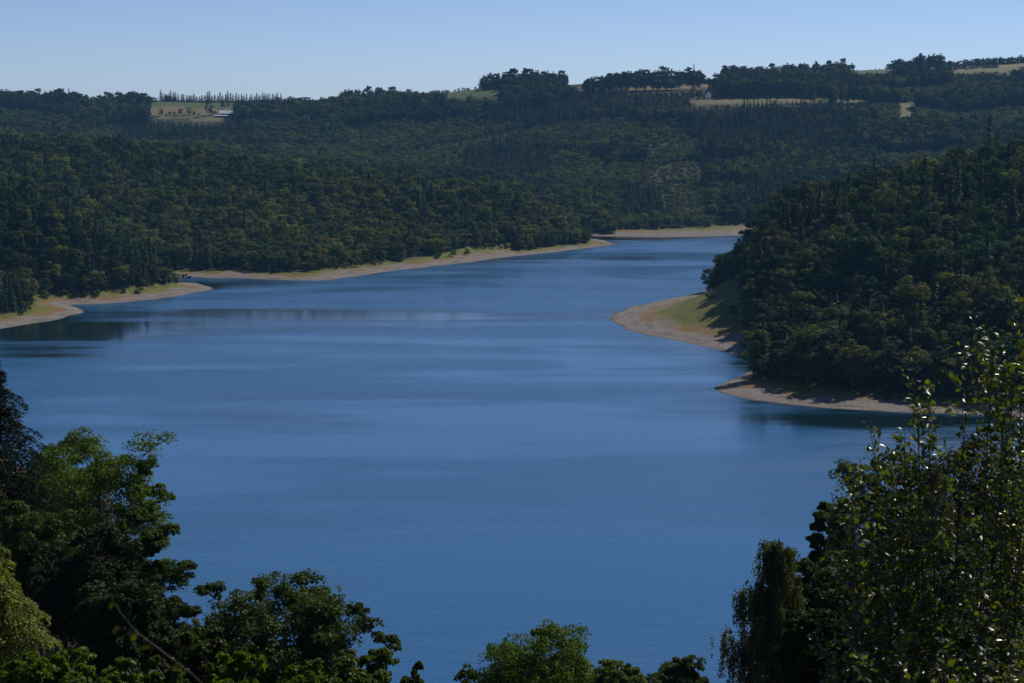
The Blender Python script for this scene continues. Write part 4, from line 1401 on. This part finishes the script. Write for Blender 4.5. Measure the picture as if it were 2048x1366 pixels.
rngp = np.random.default_rng(77)
shrub = None
SHOOTS = [(1968, 650, 11.1), (2002, 662, 11.3), (1985, 705, 11.0), (2062, 570, 11.2), (1852, 765, 10.8), (1838, 800, 10.7), (1748, 885, 10.5), (1722, 925, 10.4), (1700, 968, 10.2), (1672, 990, 10.1), (1810, 860, 10.6), (1790, 930, 10.6), 
          (1948, 618, 11.0), (1975, 700, 11.4), (2040, 590, 11.2), (2075, 640, 10.8), (1829, 712, 10.6), (1737, 842, 10.4), (1765, 905, 10.8),
          (1686, 950, 10.2), (1705, 985, 10.0), (2035, 740, 10.9), (2010, 850, 11.2), (1820, 960, 11.0), (1770, 1030, 10.6),
          (1720, 1060, 10.2), (2040, 940, 11.2), (1800, 1100, 10.5), (1970, 1090, 10.3),
          (2040, 1080, 10.6), (1755, 1160, 10.0), (1930, 1200, 10.0), (1690, 1180, 9.8), (2070, 1000, 10.7), (1880, 1280, 9.7), (1800, 1270, 9.6),
          (1970, 1290, 9.6), (2045, 1250, 9.9), (1635, 1262, 9.7), (1655, 1290, 9.6), (1740, 1310, 9.3), (2020, 1330, 9.4)]
bx0, by0_ = PW(1930, 1366, 10.4)[0], 10.4
shrub = tag(empty('poplar_shrub', (bx0, by0_, ground([bx0], [by0_])[0][0])), 'tall young poplar shoots with glossy leaves close by at the right edge', 'shrub')
org = np.array(shrub.location)
for (px, py, Y) in SHOOTS:
    tip = np.array(PW(px, py, Y))
    bpx = 1940 + (px - 1940) * 0.45 + rngp.normal() * 25
    b0 = np.array(PW(bpx, 1420, Y + rngp.normal() * 0.2))
    b0[2] = ground([b0[0]], [b0[1]])[0][0] - 0.05
    u = np.linspace(0, 1, 9)[:, None]
    mid = b0 * 0.5 + tip * 0.5 + np.array([(tip[0] - b0[0]) * -0.22, 0, 0.12]) + rngp.normal(size=3) * 0.16
    P = (1 - u) ** 2 * b0 + 2 * u * (1 - u) * mid + u ** 2 * tip - org
    H = np.linalg.norm(tip - b0)
    st = Acc()
    st.add(*tube(P, np.linspace(0.004 + 0.0022 * H, 0.002, 9), 6))
    B, AX, NR, LN = [], [], [], []

    def leaves_along(Q, n, lmin, lmax, start=0.15):
        uu = np.linspace(0, 1, len(Q))
        for k in range(n):
            q = start + (1 - start) * (k + rngp.uniform(0, 1)) / n
            p = np.array([np.interp(q, uu, Q[:, i]) for i in range(3)])
            g = unit(np.array([np.interp(min(q + .05, 1), uu, Q[:, i]) - np.interp(max(q - .05, 0), uu, Q[:, i]) for i in range(3)]))
            side = unit(np.cross(g, rngp.normal(size=3)))
            ax = unit(g * rngp.uniform(0.2, 0.9) + side * 0.9 + np.array([0, 0, rngp.uniform(-0.45, 0.25)]))
            pet = p + ax * 0.018
            B.append(pet); AX.append(ax)
            NR.append(np.array([0, 0, 1.0]) + rngp.normal(size=3) * 0.75)
            LN.append(rngp.uniform(lmin, lmax) * (1 - 0.35 * q ** 4))
            if k % 2 == 0: st.add(*tube([p, pet], [0.0012, 0.001], 3))

    leaves_along(P, int(H * 34), 0.038, 0.068, 0.2)
    ns = int(H * 8)
    for k in range(ns):
        q = 0.30 + 0.66 * (k + rngp.uniform(0, 1)) / ns
        p = np.array([np.interp(q, np.linspace(0, 1, 9), P[:, i]) for i in range(3)])
        ph = k * 2.4 + rngp.normal() * 0.4
        L = (0.14 + 0.32 * (1 - q)) * rngp.uniform(0.7, 1.25)
        e = p + np.array([math.cos(ph) * 0.75, math.sin(ph) * 0.75, 0.75]) * L
        Q = branch_path(rngp, p, e, 0.06, 0.04, 4)
        st.add(*tube(Q, np.linspace(0.004, 0.0015, 4), 4))
        leaves_along(Q, max(4, int(L * 44)), 0.036, 0.068, 0.1)
    V, F, T = shaped_leaves(rngp, np.array(B), np.array(AX), np.array(NR), np.array(LN))
    stem = obj('stem', st.mesh('stem', TWIG, True), shrub)
    obj('foliage', make_mesh('foliage', V, F, [POPLAR], attrs={'tint': T}), stem)

# a bramble shoot a few steps away at the lower left
RED = shiny_leaf('bramble_leaves', (0.040, 0.042, 0.008), 0.40, 0.7, 0.2)
tw = tag(empty('bramble_shoot', PW(440, 1420, 3.4)), 'thin arching bramble shoot with sparse yellowing leaves at the lower left', 'bramble')
o3 = np.array(tw.location)
pts = np.array([PW(*p) for p in [(520, 1560, 3.4), (455, 1420, 3.4), (385, 1350, 3.38), (320, 1300, 3.36), (270, 1262, 3.35), (240, 1225, 3.33), (222, 1196, 3.32)]]) - o3
a = Acc(); a.add(*tube(pts, np.linspace(0.0030, 0.0012, 7), 6))
obj('stem', a.mesh('stem', TWIG, True), tw)
rngb = np.random.default_rng(5)
LB = [(400, 1250, .024), (355, 1278, .028), (320, 1318, .028), (240, 1252, .022), (225, 1205, .016), (300, 1290, .028), (268, 1268, .022)]
B = np.array([PW(px, py, 3.36 + rngb.normal() * 0.02) for px, py, _ in LB]) - o3
for p_, (_, _, l_) in zip(B, LB):
    V, F, T = shaped_leaves(rngb, p_[None], rngb.normal(size=(1, 3)) * [1, .4, .5] + [0, 0, -0.3], rngb.normal(size=(1, 3)) * 0.6 + [0, -0.5, 0.7], np.array([l_]))
    obj('leaf', make_mesh('leaf', V, F, [RED], attrs={'tint': np.minimum(T, 0.9)}), tw)

# ------------------------------------------------------------------ the air between
hz = bpy.data.materials.new('haze')
hz.use_nodes = True
ht = hz.node_tree
ht.nodes.clear()
pv = ht.nodes.new('ShaderNodeVolumePrincipled')
pv.inputs['Color'].default_value = (0.24, 0.56, 1.0, 1)
pv.inputs['Density'].default_value = 0.000042
pv.inputs['Anisotropy'].default_value = 0.0
ho = ht.nodes.new('ShaderNodeOutputMaterial')
ht.links.new(pv.outputs[0], ho.inputs['Volume'])
V, F = box(-9200, 9200, -9200, 9200, float(min(Vg[:, 2].min(), -9.0)) - 1.0, float(max(Vg[:, 2].max() + 12, 290.0)))
tag(obj('haze', make_mesh('haze', V, F, [hz])), kind='stuff')
